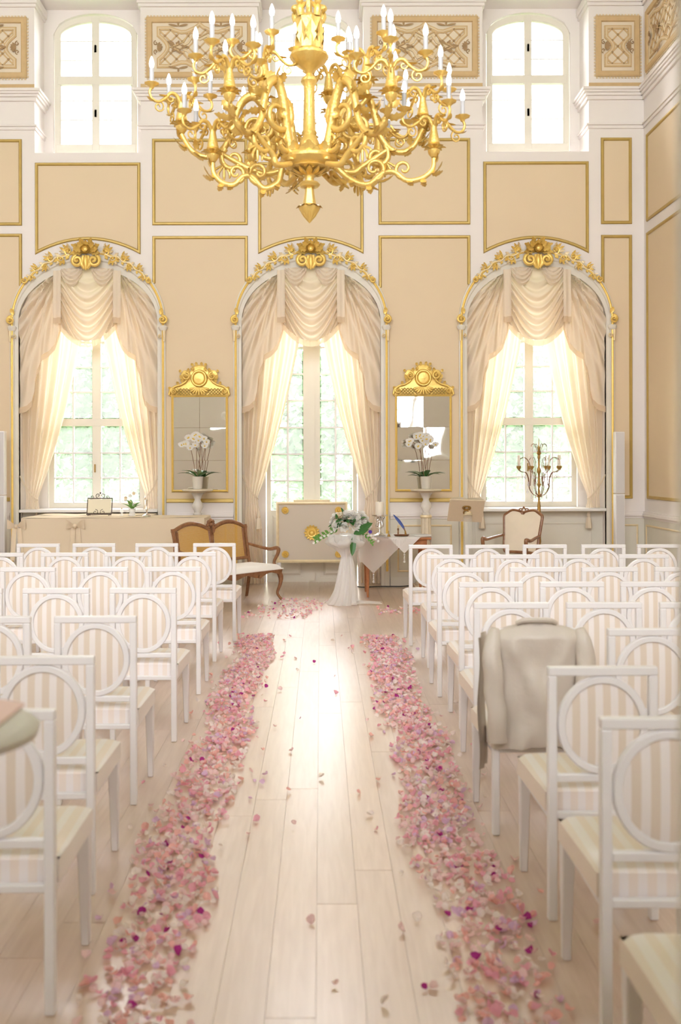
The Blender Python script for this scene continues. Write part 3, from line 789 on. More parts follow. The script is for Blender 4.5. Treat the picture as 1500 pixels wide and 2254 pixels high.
# ------------------------------------------------------------------ arched surrounds with gilded ornament
def arch_path(c, hw, rise, z0=0.0, n=28):
    return [(c-hw, z0), (c-hw, ZS)] + [(c-hw*math.cos(PI*i/n), ZS+rise*math.sin(PI*i/n)) for i in range(1, n)] + [(c+hw, ZS), (c+hw, z0)]
def volute(g, cx, cz, r, turn, y, thick, start=0.0, turns=1.6):
    g.tube([(x, y-.004*i, z) for i, (x, z) in enumerate(spiral(cx, cz, r, r*.18, start, start+turn*2*PI*turns, 22))], [thick*lerp(1, .6, i/22) for i in range(23)], 7)
    g.ball((cx, y-.03, cz), r*.28, 8, 5)
for b, c in enumerate(BX):
    side = ('left', 'middle', 'right')[b]
    t = struct('trim_%d' % (b+1), None, 'grey arched surround with gilded crest of the %s window' % side)
    po, pi_ = arch_path(c, HWO, RO), arch_path(c, HWI, RI)
    g = G(); n = len(po); vs = []; fs = []
    for (a, b_) in zip(po, pi_):
        m1 = (lerp(a[0], b_[0], .18), lerp(a[1], b_[1], .18)); m2 = (lerp(a[0], b_[0], .55), lerp(a[1], b_[1], .55)); m3 = (lerp(a[0], b_[0], .62), lerp(a[1], b_[1], .62))
        vs += [(a[0], YW, a[1]), (a[0], YW-.04, a[1]), (m1[0], YW-.05, m1[1]), (m2[0], YW-.05, m2[1]), (m3[0], YW-.032, m3[1]), (b_[0], YW-.028, b_[1]), (b_[0], YW+.06, b_[1])]
    for i in range(n-1):
        for q in range(6): fs.append((i*7+q, i*7+q+1, (i+1)*7+q+1, (i+1)*7+q))
    g._a(vs, fs).obj('arch_frame', M['sage'], t)
    bead = arch_path(c, HWO-.034, RO-.05, wz(1257), 40)
    G().tube([(x, YW-.052, z) for x, z in bead], .017, 8).obj('gold_bead', M['gold'], t)
    # side bosses at the springing: volute on a moulded bracket
    for s in (-1, 1):
        bx = c + s*(HWO-.035)
        g = G(); volute(g, bx+s*.005, wz(705), .058, -s, YW-.07, .020, PI/2, 1.5)
        g.leaf((bx-s*.03, YW-.08, wz(693)), (s*.3, 0, 1), (0,-1,0), .10, .06, .3, thick=.004)
        g.obj('scroll_boss', M['gold'], t, angle=60)
        g = G().lathe([(0,-.05),(.045,-.05),(.062,-.02),(.066,.0),(.05,.02),(.0,.02)], 14, (bx, YW-.045, wz(720)), sy=.7)
        g.obj('bracket_cup', M['sage'], t)
        g = G(); volute(g, bx-s*.035, wz(741), .028, s, YW-.065, .010, PI/2, 1.3); g.tube([(bx+s*.02, YW-.07, wz(728)), (bx+s*.02, YW-.07, wz(752))], [.022, .012], 7)
        g.obj('bracket_drop', M['goldpale'], t, angle=60)
    # crest: flower, radiating acanthus leaves and a pair of volutes
    fz = wz(553); cy0 = YW-.10
    for k in range(11):                        # each sunburst leaf its own piece
        a = lerp(-.35, PI+.35, k/10); L = (.19, .135)[k % 2] + .02*math.cos(2*a)
        g = G().leaf((c+.045*math.cos(a), cy0+.02-.02*(k % 2), fz+.04*math.sin(a)), (math.cos(a), -.25, math.sin(a)*.72), (0,-1,0), L, .075, .30, lobes=3, n=12, thick=.010)
        g.obj('crest_leaf', M['gold'], t)
    g = G().ball((c, cy0-.05, fz), .050, 12, 8)
    for ring, (n_, r_, l_) in enumerate(((7, .035, .075), (6, .02, .055))):
        for k in range(n_):
            a = 2*PI*k/n_+.3*ring
            g.leaf((c+r_*math.cos(a), cy0-.03-.03*ring, fz+r_*math.sin(a)), (math.cos(a), -.7, math.sin(a)), (-math.cos(a)*.3,-1,-math.sin(a)*.3), l_, .062, .5, thick=.006)
    g.obj('crest_rosette', M['gold'], t)
    g = G()
    for s in (-1, 1):
        volute(g, c+s*.115, wz(577), .082, -s, cy0-.02, .030, PI/2 - s*.3, 1.55)
        g.tube([(c+s*.02, cy0-.03, wz(594)), (c+s*.06, cy0-.045, wz(585)), (c+s*.035, cy0-.04, wz(566))], [.02, .034, .02], 8)
    g.tube([(c, cy0-.03, wz(565)), (c, cy0-.05, wz(580)), (c, cy0-.03, wz(597))], [.02, .036, .015], 8)
    g.obj('crest_scroll', M['gold'], t, angle=60)
    for s in (-1, 1):                          # scrolling foliage garlands down both shoulders
        g = G(); g2 = G()
        at = lambda u: (lambda th: (Vector((c+(HWO-.035)*math.cos(th), YW-.06, ZS+(RO-.05)*math.sin(th))), Vector((math.sin(th)*s, 0, -abs(math.cos(th))*.85)).normalized(), Vector((math.cos(th), 0, math.sin(th)))))(PI/2-s*u)
        stem = []
        for k in range(25):
            p, tn, nr = at(lerp(.16, .95, k/24)); stem.append(p+nr*.018*math.sin(k*1.05))
        g2.tube(stem, [lerp(.017, .011, k/24) for k in range(25)], 7)
        for k in range(6):
            p, tn, nr = at(.24+k*.122); sc = 1.1-.09*k; sd = 1 if k % 2 == 0 else -1
            cc_ = p+nr*sd*.035*sc
            g.tube([cc_+(tn*math.cos(q)+nr*sd*math.sin(q))*lerp(.052, .010, i/16)*sc+Vector((0,-.002*i,0)) for i, q in ((i, -PI*.5+2*PI*1.35*i/16) for i in range(17))], [.012*sc, .010*sc, .006*sc], 6)
            for j, (dt, dn, l) in enumerate(((.1, 1.0, .12), (.5, .9, .13), (.85, .65, .13), (1.0, .2, .11), (-.4, .95, .10), (-.9, .5, .08))):
                (g if (j+k) % 3 else g2).leaf(p+nr*sd*.03*sc+tn*.014*(j-2), tn*dt+nr*sd*dn, (0,-1,0), l*sc, .036*sc, .45, lobes=4, n=14, thick=.006)
            (g2 if k % 2 else g).leaf(p-nr*sd*.012, tn*.7-nr*sd*.7, (0,-1,0), .085*sc, .04*sc, .35, lobes=2, thick=.005)
            g.ball(tuple(cc_+Vector((0,-.03,0))), .014*sc, 7, 5)
        p, tn, nr = at(.97)
        volute(g, p.x, p.z+.02, .045, s, YW-.07, .016, PI/2, 1.3)
        g.obj('gilded_garland', M['gold'], t, angle=60); g2.obj('pale_garland', M['goldpale'], t, angle=60)
# ------------------------------------------------------------------ curtains and valances
# shapes are given in photo pixels relative to the bay centre on the wall plane
def bp(c, u, y, d): return (c + u*S, YW + d, wz(y))
HEM = [(-60,713),(-64,728),(-74,757),(-88,772),(-104,781),(-106,798),(-113,812),(-117,835),(-119,860),(-124,880),(-136,892),(-153,897)]
def poly_at(pts, t):
    ls = [0]
    for a, b in zip(pts, pts[1:]): ls.append(ls[-1]+math.hypot(b[0]-a[0], b[1]-a[1]))
    q = t*ls[-1]
    for i in range(len(pts)-1):
        if q <= ls[i+1] or i == len(pts)-2:
            k = (q-ls[i])/(ls[i+1]-ls[i]); return (lerp(pts[i][0], pts[i+1][0], k), lerp(pts[i][1], pts[i+1][1], k))
TOPL = [(-58,597)] + [(u, 708-118*math.sqrt(max(0, 1-(u/152.5)**2))) for u in (-75,-90,-105,-120,-132,-142,-148,-152)] + [(-152.5, 706)]
def valance(b):
    c = BX[b]; side = ('left', 'middle', 'right')[b]
    t = thing('valance', 'cream draped swag valance with fringed tails across the %s arch' % side, 'valance', (c, YW, ZS), 0, 'swag valances')
    o = Vector((c, YW, ZS))
    def put(g, n, m): return g.map(lambda v: v-o).obj(n, M[m], t, angle=80)
    def swag(a, v):
        u = lerp(-62, 62, a); k = 1-(2*a-1)**2
        y = 593 + v*(119 + 40*k) - 5*k*(1-v)
        q = y - 74*k*(v**.6) - 12*k
        d = .048*math.sin(2*PI*q/17)*(.35+.65*min(1, v*2.2)) + .004*math.sin(2*PI*q/7.1+a*5)
        return bp(c, u, y, -.02 - .055*k*min(1, v*1.5) - d)
    put(G().grid(swag, 80, 110), 'swag', 'swag')
    for s in (-1, 1):                          # two small swags tucked under the crest
        def small(a, v):
            u = s*lerp(10, 58, a); k = 1-(2*a-1)**2
            y = 592 + v*(10+30*k)
            q = y - 22*k
            return bp(c, u, y, -.055 - .03*k - .018*math.sin(2*PI*q/9))
        put(G().grid(small, 20, 18), 'small_swag', 'swag')
    def fr(a, v):
        u = lerp(-62, 62, a); k = 1-(2*a-1)**2
        return bp(c, u, 711.5 + 40*k + 13*v, -.028 - .05*k - .004*math.sin(a*240))
    put(G().grid(fr, 90, 2), 'fringe', 'fringe')
    for s in (-1, 1):
        def drape(a, v):
            U = poly_at(TOPL, a); L = poly_at(HEM, a)
            u, y = lerp(U[0], L[0], v), lerp(U[1], L[1], v)
            y += 10*math.sin(PI*v)*(1-a)*0
            th = math.atan2(-(u+64)+.001, (y-590))
            r = math.hypot(u+64, y-590)
            amp = .058*math.exp(-((th-.50)/.42)**2)*min(1, r/45)*(1-.35*min(1, r/260)) + .005
            # folds sag from the gather towards the side wall
            d = amp*math.sin(30*(th + .0016*r) + .6) + .5*amp*math.sin(67*th + .01*r)
            return bp(c, s*u, y, .015 - d - .03*math.sin(PI*min(1, a*1.4))*(1-v*.6))
        put(G().grid(drape, 90, 60), 'side_drape', 'swag')
        def hemf(a, v):
            p = poly_at(HEM, a); return bp(c, s*p[0], p[1]-1+13*v, .008 - .004*math.sin(a*300))
        put(G().grid(hemf, 90, 2), 'fringe', 'fringe')
        def tail(a, v): return bp(c, s*lerp(57, 74, a), lerp(596, 700, v), -.065 - .012*math.sin(a*PI*2)-.02*v)
        put(G().grid(tail, 10, 14), 'tail', 'swag')
        def tailf(a, v): return bp(c, s*lerp(57, 74, a), lerp(699, 712, v), -.085 - .012*math.sin(a*PI*2))
        put(G().grid(tailf, 24, 2), 'fringe', 'fringe')
    return t
INNER = [(640,-14),(700,-20),(770,-31),(830,-44),(900,-60),(980,-82),(1050,-104),(1085,-117),(1098,-121),(1110,-119),(1150,-112),(1290,-106)]
OUTER = [(640,-152),(1000,-151),(1060,-149),(1096,-146),(1130,-149),(1290,-152)]
def curtain(b, s, ybot):
    c = BX[b]; side = ('left', 'middle', 'right')[b]; hand = 'left' if s < 0 else 'right'
    t = thing('curtain', 'sheer cream curtain tied back at the %s side of the %s window' % (hand, side), 'curtain', (c+s*150*S, YW+.2, 0), 0, 'tied back curtains')
    o = Vector(t.location)
    ph = random.random()*6; nf = 5.5
    def f(a, v):
        y = lerp(648, ybot, v)
        ui, uo = interp(INNER, y), interp(OUTER, y)
        u = lerp(uo, ui, a)
        w = (ui-uo)*S
        gather = 1-math.exp(-((y-1098)/70)**2)
        amp = min(.06, .010+w*.085)*(.35+.65*gather)
        d = amp*math.sin(2*PI*nf*(a**1.1)+ph) + .35*amp*math.sin(2*PI*2.3*a+ph*2+y*.004)
        return bp(c, -s*u if s > 0 else u, y, .20 - d)
    G().grid(f, 110, 60).map(lambda v: v-o).obj('drapery', M['drape'], t, angle=80)
    # tieback cord and tassel
    g = G().tube(spl([bp(c, s*153, 1046, .03), bp(c, s*140, 1074, .08), bp(c, s*124, 1094, .10), bp(c, s*120, 1099, .17), bp(c, s*130, 1099, .27), bp(c, s*146, 1090, .28)], 6), .010, 7)
    g.map(lambda v: v-o).obj('tieback_cord', M['rope'], t)
    g = G()
    g.tube([bp(c, s*120, 1099, .09), bp(c, s*119, 1128, .085)], .008, 6)
    e = bp(c, s*118, 1140, .085)
    g.lathe([(0,.085),(.012,.08),(.022,.05),(.028,.02),(.018,.0),(.03,-.02),(.04,-.10),(.044,-.16),(.0,-.16)], 12, e, flute=6, famp=.12)
    g.map(lambda v: v-o).obj('tassel', M['rope'], t)
for b in range(3):
    valance(b)
    for s in (-1, 1): curtain(b, s, {0: 1286, 1: 1288, 2: 1286}[b])

# ------------------------------------------------------------------ chairs
CW, CH = .418, .96
def make_chair():
    """origin: floor, middle of the rear posts; the sitter faces +y"""
    t = thing('chair', 'white chair', 'chair')
    hw = CW/2; y0 = -.017
    for s in (-1, 1):
        xs = sorted((s*hw, s*(hw-.034)))
        G().box(xs[0], xs[1], y0, y0+.034, 0, CH-.034).obj('rear_post', M['white'], t, bevel=.004, seg=1)
    G().box(-hw, hw, y0, y0+.036, CH-.034, CH).obj('top_rail', M['white'], t, bevel=.004, seg=1)
    G().box(-hw+.034, hw-.034, y0+.003, y0+.031, .525, .553).obj('cross_rail', M['white'], t, bevel=.003, seg=1)
    G().box(-hw+.034, hw-.034, y0+.003, y0+.031, .385, .410).obj('seat_rail', M['white'], t, bevel=.003, seg=1)
    rx, rz, cz = .172, .186, .739
    g = G(); n = 40; vs = []; fs = []
    for i in range(n):
        a = 2*PI*i/n
        for k, (o, y) in enumerate(((0, y0+.002), (0, y0+.034), (-.029, y0+.034), (-.029, y0+.002))):
            vs.append(((rx+o)*math.cos(a), y, cz+(rz+o)*math.sin(a)))
    for i in range(n):
        for k in range(4):
            fs.append((i*4+k, i*4+(k+1)%4, ((i+1)%n)*4+(k+1)%4, ((i+1)%n)*4+k))
    g._a(vs, fs).obj('back_ring', M['white'], t, bevel=.004, seg=1)
    g = G()                                    # padded disc, slightly domed on both faces
    def disc(sg):
        def f(a, v):
            r = v*.995; th = 2*PI*a
            return ((rx-.029)*r*math.cos(th), y0+.018+sg*(.006+.010*math.sqrt(max(0, 1-r*r))), cz+(rz-.029)*r*math.sin(th))
        return f
    g.grid(disc(-1), 32, 5, True); g.grid(disc(1), 32, 5, True)
    g.obj('back_pad', M['stripe'], t)
    sw = .225                                  # seat cushion: boxed, softly crowned
    g = G()
    def seat_top(a, v):
        x = lerp(-sw+.012*(1-v), sw-.012*(1-v), a); y = lerp(.022, .485, v)
        e = min(1, min(a, 1-a)*9)*min(1, min(v, 1-v)*9)
        return (x, y, .478+.024*math.sqrt(max(0, 1-(1-e)**2)))
    g.grid(seat_top, 16, 16)
    g.hexa([(-sw+.012,.022,.405),(sw-.012,.022,.405),(sw,.485,.405),(-sw,.485,.405)], [(-sw+.012,.022,.478),(sw-.012,.022,.478),(sw,.485,.478),(-sw,.485,.478)])
    g.obj('seat', M['seat'], t, angle=50)
    G().box(-sw+.02, sw-.02, .03, .475, .375, .4045).obj('seat_frame', M['white'], t, bevel=.004, seg=1)
    for s in (-1, 1):
        x1, xt = s*(sw-.003), s*(sw-.05)
        xb0, xb1 = s*(sw-.006), s*(sw-.036)
        lo = [(min(xb0,xb1), .440, 0), (max(xb0,xb1), .440, 0), (max(xb0,xb1), .470, 0), (min(xb0,xb1), .470, 0)]
        hi = [(min(x1,xt), .432, .404), (max(x1,xt), .432, .404), (max(x1,xt), .482, .404), (min(x1,xt), .482, .404)]
        G().hexa(lo, hi).obj('front_leg', M['white'], t, bevel=.004, seg=1)
    return t
LROWS = [(9.75, [-1.25,-1.816,-2.43,-2.977]), (8.74, [-1.337,-1.90,-2.458,-3.03]), (7.50, [-1.324,-1.872,-2.416]), (6.225, [-1.321,-1.864,-2.41]),
         (5.07, [-1.357,-1.895]), (4.01, [-1.331]), (3.136, [-1.257])]
RROWS = [(9.48, [.839,1.376,1.925,2.483,3.015]), (8.44, [.90,1.436,1.979,2.53]), (7.40, [.865,1.405,1.938,2.482]), (6.49, [.90,1.428,1.955]),
         (5.53, [.848,1.364,1.881]), (4.65, [.797,1.338]), (3.78, [.859]), (3.02, [.846]), (2.15, [.80])]
ORD = ['first', 'second', 'third', 'fourth', 'fifth', 'sixth', 'seventh', 'eighth', 'ninth']
proto = make_chair(); used = False
rc = random.Random(11)
for blk, rws in (('left', LROWS), ('right', RROWS)):
    for r, (Y, xs) in enumerate(rws):
        for k, x in enumerate(xs):
            o = copy_tree(proto) if used else proto
            used = True
            o.location = (x+CW/2, Y, 0); o.rotation_euler = (0, 0, math.radians(rc.uniform(-1.2, 1.2)))
            row = 'row nearest the tables' if r == 0 else '%s row from the tables' % ORD[r]
            pos = 'at the aisle' if k == 0 else '%s from the aisle' % ORD[k]
            o['label'] = 'white round-backed chair, %s block, %s, %s' % (blk, row, pos)
            o['group'] = 'rows of white chairs with round striped backs'
o_j = None
# ------------------------------------------------------------------ jacket hung over a chair back
jx, jy = .797+CW/2, 4.65
t = thing('jacket', 'grey beige satin jacket hung over a white chair beside the aisle', 'jacket', (jx, jy, 0))
JT = [(0,.07),(.012,.15),(.03,.205),(.07,.222),(.3,.224),(.6,.218),(1,.212)]
def jk(a, v):
    th = 2*PI*a; hw = interp(JT, v)
    z = lerp(.992, .415, v) - .026*(abs(math.cos(th))**2)*max(0, 1-v*5)
    dep = .018+.042*min(1, v*9)
    x = hw*math.copysign(abs(math.cos(th))**.75, math.cos(th)); y = dep*math.copysign(abs(math.sin(th))**.8, math.sin(th))
    back = max(0, -math.sin(th))
    w = .006*math.sin(9*x/.2+5*v) + .005*math.sin(15*v+4*x)
    for x0_, k_, v0, am, wd_ in ((-.16,.30,.05,.022,.030),(.17,-.26,.04,.020,.028),(-.05,.10,.35,.015,.022),(.06,-.12,.45,.014,.025),(-.12,.05,.5,.012,.02)):
        w += am*math.exp(-((x-(x0_+k_*(v-v0)))/wd_)**2)*min(1, max(0, (v-v0)*6))
    return (x, y - back*w*min(1, v*4), z + .012*math.sin(9*x+1)*(v**4))
G().grid(jk, 64, 46, True).obj('body', M['jacket'], t, angle=80)
for s in (-1, 1):
    zb = .45 if s < 0 else .36
    pts = spl([(s*.195,-.015,.965), (s*.214,-.05,.87), (s*.212,-.07,.72), (s*.200,-.078,.58), (s*.196,-.075,zb)], 7)
    g = G(); g.tube(pts, [.02,.040,.046,.046,.044,.044,.043], 16, flat=.65, up=(0,1,0))
    g.map(lambda v: v + Vector((.003*math.sin(38*v.z+2*s), .005*math.sin(27*v.z+20*v.x), 0))).obj('sleeve', M['jacket'], t, angle=80)
g = G().tube(spl([(-.09,.0,.985),(-.06,-.02,1.0),(0,-.03,1.004),(.06,-.02,1.0),(.09,.0,.985)], 5), .016, 8, flat=.8)
g.obj('collar', M['jacket'], t)
g = G()
g.grid(lambda a, v: (lerp(-.25,-.215,a)+.006*math.sin(9*v), .06+.012*math.sin(a*3+7*v)+.05*a, lerp(.93,.30,v)), 6, 20)
g.grid(lambda a, v: (lerp(-.255,-.225,a)+.006*math.sin(9*v), .10+.03*a, lerp(.90,.27,v)), 6, 20)
g.obj('front_edge', M['jacket'], t, angle=80)

# ------------------------------------------------------------------ standing table with pink cloth, cut by the left edge
t = thing('cocktail_table', 'blurred round white-clothed standing table with pink overlay at left edge', 'table', (-.766, 1.98, 0))
R0, ZT = .20, 1.215
g = G().lathe([(0, ZT),(R0-.03, ZT),(R0-.008, ZT-.006),(R0, ZT-.015),(R0-.006, ZT-.03),(R0-.04, ZT-.036),(0, ZT-.036)], 40)
g.obj('tablecloth_top', M['linen_w'], t)
g = G(); pts = [(R0*math.cos(a)*.985, R0*math.sin(a)*.985) for a in (2*PI*i/60 for i in range(60))]
poly = [p for p in pts if p[0] < .135]
G().prismz(poly, ZT+.001, ZT+.006).obj('pink_overlay', M['pinkcloth'], t, smooth=False)
G().lathe([(0,0),(.22,0),(.22,.02),(.04,.05),(.03,.1),(.03,ZT-.037),(0,ZT-.037)], 24).obj('pedestal', M['white'], t)
# ------------------------------------------------------------------ pier mirrors
def pier_mirror(cpx, x0, x1, side):
    c = wx(cpx); t = thing('pier_mirror', 'tall antique mirror with gilded shield crest on the %s pier' % side, 'mirror', (c, YW, wz(1078)), 0, 'gilt crested pier mirrors')
    o = Vector(t.location); put = lambda g, n, m, **k: g.map(lambda v: v-o).obj(n, M[m], t, **k)
    zt, zb = wz(872), wz(1079); xa, xb = wx(x0), wx(x1)
    put(G().mold([(xa-.03, zb-.02), (xb+.03, zb-.02), (xb+.03, zt+.02), (xa-.03, zt+.02)], [(0,YW-.004),(0,YW-.03),(-.015,YW-.04),(-.03,YW-.03),(-.03,YW-.004)]), 'mirror_frame', 'gold')
    rows = [872, 941, 1013, 1079]; cols = [x0, lerp(x0, x1, .5), x1]
    rr = random.Random(cpx)
    for ra, rb in zip(rows, rows[1:]):
        for ca, cb in zip(cols, cols[1:]):
            cx, cz = wx((ca+cb)/2), wz((ra+rb)/2); w, h = (cb-ca)*S/2-.0015, (rb-ra)*S/2-.0015
            ob = G().box(-w, w, -.003, .003, -h, h).obj('mirror_pane', M['mirror'], t, smooth=False)
            ob.location = Vector((cx, YW-.018, cz))-o; ob.rotation_euler = (rr.uniform(-.03, .03), 0, rr.uniform(-.035, .035))
    # crest
    k = (x1-x0)/115.0
    cc = lambda u, y: (c+u*S*k, wz(y))
    Y0 = YW-.066
    outline = [(-66,872),(-67,866),(-64,856),(-56,850),(-46,849),(-36,845),(-33,838),(-40,832),(-40,822),(-35,815),(-26,814),(-20,817),(-14,808),(-8,803),(8,803),(14,808),(20,817),(26,814),(35,815),(40,822),(40,832),(33,838),(36,845),(46,849),(56,850),(64,856),(67,866),(66,872)]
    put(G().prism([cc(u, y) for u, y in outline], YW-.032, YW-.006), 'crest_board', 'gold', bevel=.006)
    for s in (-1, 1):
        g = G(); p = cc(s*29, 828); volute(g, p[0], p[1], .058, s, Y0+.015, .017, PI/2, 1.4)
        p = cc(s*15, 812); volute(g, p[0], p[1], .026, s, Y0+.015, .009, PI/2, 1.2)
        g.leaf((*cc(s*34, 838)[:1], Y0, cc(s*34, 838)[1]), (s*.6, 0, 1), (0,-1,0), .10, .05, .3, thick=.004)
        put(g, 'crest_scroll', 'gold', angle=70)
        g = G()                                # acanthus curling up the shoulder and over the top
        for (u, y, dx, dz, l) in ((44,848,.5,.9,.07),(36,843,.2,1,.07),(24,820,-.2,1,.075),(12,806,.7,.8,.06),(5,805,.2,1,.06),(60,856,1,.4,.06),(38,818,1,.3,.05)):
            q_ = cc(s*u, y); g.leaf((q_[0], Y0+.005, q_[1]), (s*dx, -.15, dz), (0,-1,0), l, .042, .45, lobes=3, n=10, thick=.006)
        tag(put(g, 'crest_acanthus', 'gold', angle=70), kind='stuff')
        g = G(); p = cc(s*55, 861); volute(g, p[0], p[1], .045, -s, Y0+.015, .014, PI/2, 1.4)
        g.tube([(x, Y0+.01, z) for x, z in [cc(s*66, 869), cc(s*63, 857), cc(s*52, 850), cc(s*40, 847), cc(s*30, 841), cc(s*24, 832)]], [.016,.018,.014,.013,.014,.012], 7)
        put(g, 'crest_wing', 'gold', angle=70)
        g = G()                                # pierced lattice
        for q in range(5):
            for d in (-1, 1):
                u0 = 20+q*7
                a, b_ = cc(s*(u0-d*7), 869), cc(s*(u0+d*7), 855)
                g.tube([(a[0], Y0+.012, a[1]), (b_[0], Y0+.012, b_[1])], .006, 5)
        put(g, 'crest_lattice', 'goldline')
    p = cc(0, 833)
    put(G().lathe([(.0,.035),(.07,.03),(.088,.018),(.094,.030),(.105,.030),(.118,.012),(.122,0)], 28).map(lambda v: (p[0]+v.x*k, YW-.03-v.z*1.5, p[1]+v.y*k*1.05)), 'crest_shield', 'gold')
    g = G(); p = cc(0, 853)
    for q in range(9):
        a = lerp(-PI+.25, -.25, q/8)
        g.tube([(p[0], Y0+.0, p[1]), (p[0]+.06*k*math.cos(a)*1.3, Y0-.02, p[1]+.05*k*math.sin(a)), (p[0]+.115*k*math.cos(a)*1.2, Y0+.0, p[1]+.10*k*math.sin(a))], [.008,.015,.017], 6)
    put(g, 'crest_shell', 'gold', angle=70)
pier_mirror(440, 383, 498, 'left'); pier_mirror(932, 875, 990, 'right')

# ------------------------------------------------------------------ pedestals with orchids
def pedestal(px, py, side):
    Y = 13.80; p = P(px, py, Y); h = p.z
    t = thing('pedestal', 'slender stone pedestal with baluster neck below the %s mirror' % side, 'pedestal', (p.x, Y, 0), 0, 'orchid pedestals')
    G().lathe([(0,h-.05),(.10,h-.05),(.13,h-.035),(.20,h-.03),(.215,h-.018),(.215,h-.006),(.20,h),(0,h)], 28).obj('top_slab', M['stone'], t)
    g = G().lathe([(0,h-.36),(.055,h-.36),(.060,h-.34),(.045,h-.325),(.05,h-.30),(.078,h-.25),(.075,h-.21),(.045,h-.16),(.042,h-.14),(.06,h-.10),(.085,h-.06),(.10,h-.05),(0,h-.05)], 24)
    g.obj('baluster', M['potglass'], t)
    G().lathe([(0,h-.40),(.075,h-.40),(.082,h-.385),(.075,h-.36),(0,h-.36)], 24).obj('gold_collar', M['goldpale'], t)
    G().lathe([(.088,.16),(.070,.20),(.066,h-.44),(.070,h-.40)], 40, flute=10, famp=.07).obj('shaft', M['stone'], t)
    g = G().box(-.17, .17, -.17, .17, 0, .06); g.lathe([(0,.06),(.15,.06),(.155,.09),(.12,.11),(.11,.13),(.088,.16),(0,.16)], 24); g.obj('base', M['stone'], t, bevel=.004, seg=1)
    return p
def orchid(p, side, lean):
    t = thing('orchid', 'white orchid plant in a glass pot before the %s mirror' % side, 'orchid', (p.x+.0, p.y, p.z), 0, 'potted white orchids')
    G().lathe([(0,0),(.058,0),(.064,.01),(.078,.17),(.082,.175),(.074,.175),(.070,.16),(0,.14)], 24).obj('pot', M['potglass'], t)
    rr = random.Random(int(p.x*100))
    for k in range(6):
        a = k*2*PI/6+.3+rr.uniform(-.3,.3); L = rr.uniform(.20,.30)
        G().leaf((.02*math.cos(a), .02*math.sin(a), .165), (math.cos(a), math.sin(a)*.6, .75), (-.3*math.cos(a), -.3*math.sin(a)*.6, 1), L, .075, -.45).obj('leaf', M['green'], t, angle=60)
    for k, (dx, h) in enumerate(((-.10,.55),(-.02,.62),(.05,.66),(.12,.60))):
        pts = spl([(dx*.2,0,.15),(dx*.5,.0,.35),(dx*.9,-.01,h),(dx*1.1-.05+lean*.05,-.02,h+.09),(dx*1.2-.12+lean*.12,-.03,h+.10)], 6)
        st = G().tube(pts, .0038, 6).obj('flower_stem', M['bronze'], t)
        for q in range(5):
            f = pts[min(len(pts)-1, 13+q*3)] if 13+q*3 < len(pts) else pts[-1]
            g = G(); g.cur = 0
            c = Vector(f)+Vector((rr.uniform(-.03,.03), -.02, rr.uniform(-.035,.03)))
            for j in range(5):
                a = 2*PI*j/5+PI/2; big = 1.25 if j in (1, 4) else 1
                g.leaf(c, (math.cos(a), -.1, math.sin(a)), (0,-1,0), .045*big, .045*big, .15, n=4)
            g.cur = 1; g.ball(tuple(c+Vector((0,-.012,-.004))), .011, 6, 4)
            g.obj('blossom', [M['petalw'], M['yellow']], st)
p = pedestal(435, 1076, 'left'); orchid(p, 'left', .4)
p = pedestal(938, 1077, 'right'); orchid(p, 'right', -.2)

# ------------------------------------------------------------------ draped buffet at the left
TX0, TX1, TY0, TY1, TZ = -3.89, -1.50, 12.92, 13.56, 1.04
t = thing('buffet_table', 'long high table under beige linen with bows before left window', 'table', ((TX0+TX1)/2, TY0, 0))
o = Vector(t.location)
def cl(a, v):                                  # front and both ends of the cloth, slightly pleated
    per = [(TX0, TY1), (TX0, TY0), (TX1, TY0), (TX1, TY1)]
    q = poly_at(per, a); 
    fl = .10*v if q[0] < TX0+.02 else 0
    d = (.010+.012*v)*math.sin(q[0]*9+q[1]*11)
    return (q[0]-fl-(d if q[0] < TX0+.02 else 0), q[1]-(d if q[1] < TY0+.02 else 0)-.012*v, lerp(TZ, .015, v))
g = G().grid(cl, 90, 10); g.map(lambda v: v-o).obj('table_skirt', M['linen'], t, angle=60)
def tp(a, v): return (lerp(TX0, TX1, a), lerp(TY0, TY1, v), TZ+.003*math.sin(a*23+v*4)+.002)
G().grid(tp, 40, 8).map(lambda v: v-o).obj('table_top_cloth', M['linen'], t)
G().grid(lambda a, v: (lerp(TX0, -2.30, a), lerp(TY1, 14.085, v), TZ+.003*math.sin(a*17)+.002), 24, 6).map(lambda v: v-o).obj('table_top_cloth', M['linen'], t)
G().grid(lambda a, v: (TX0-.06*v, lerp(TY1, 14.085, a), lerp(TZ, .015, v)), 8, 6).map(lambda v: v-o).obj('table_skirt', M['linen'], t)
G().box(TX0+.03, -2.33, TY1, 14.07, TZ-.04, TZ-.006).map(lambda v: v-o).obj('table_board', M['walnut'], t)
G().box(TX0+.03, TX1-.03, TY0+.03, TY1-.03, TZ-.04, TZ-.006).map(lambda v: v-o).obj('table_board', M['walnut'], t)
for x in (TX0+.1, TX1-.1):
    for y in (TY0+.08, TY1-.08): G().box(x-.03, x+.03, y-.03, y+.03, 0, TZ-.04).map(lambda v: v-o).obj('leg', M['walnut'], t)
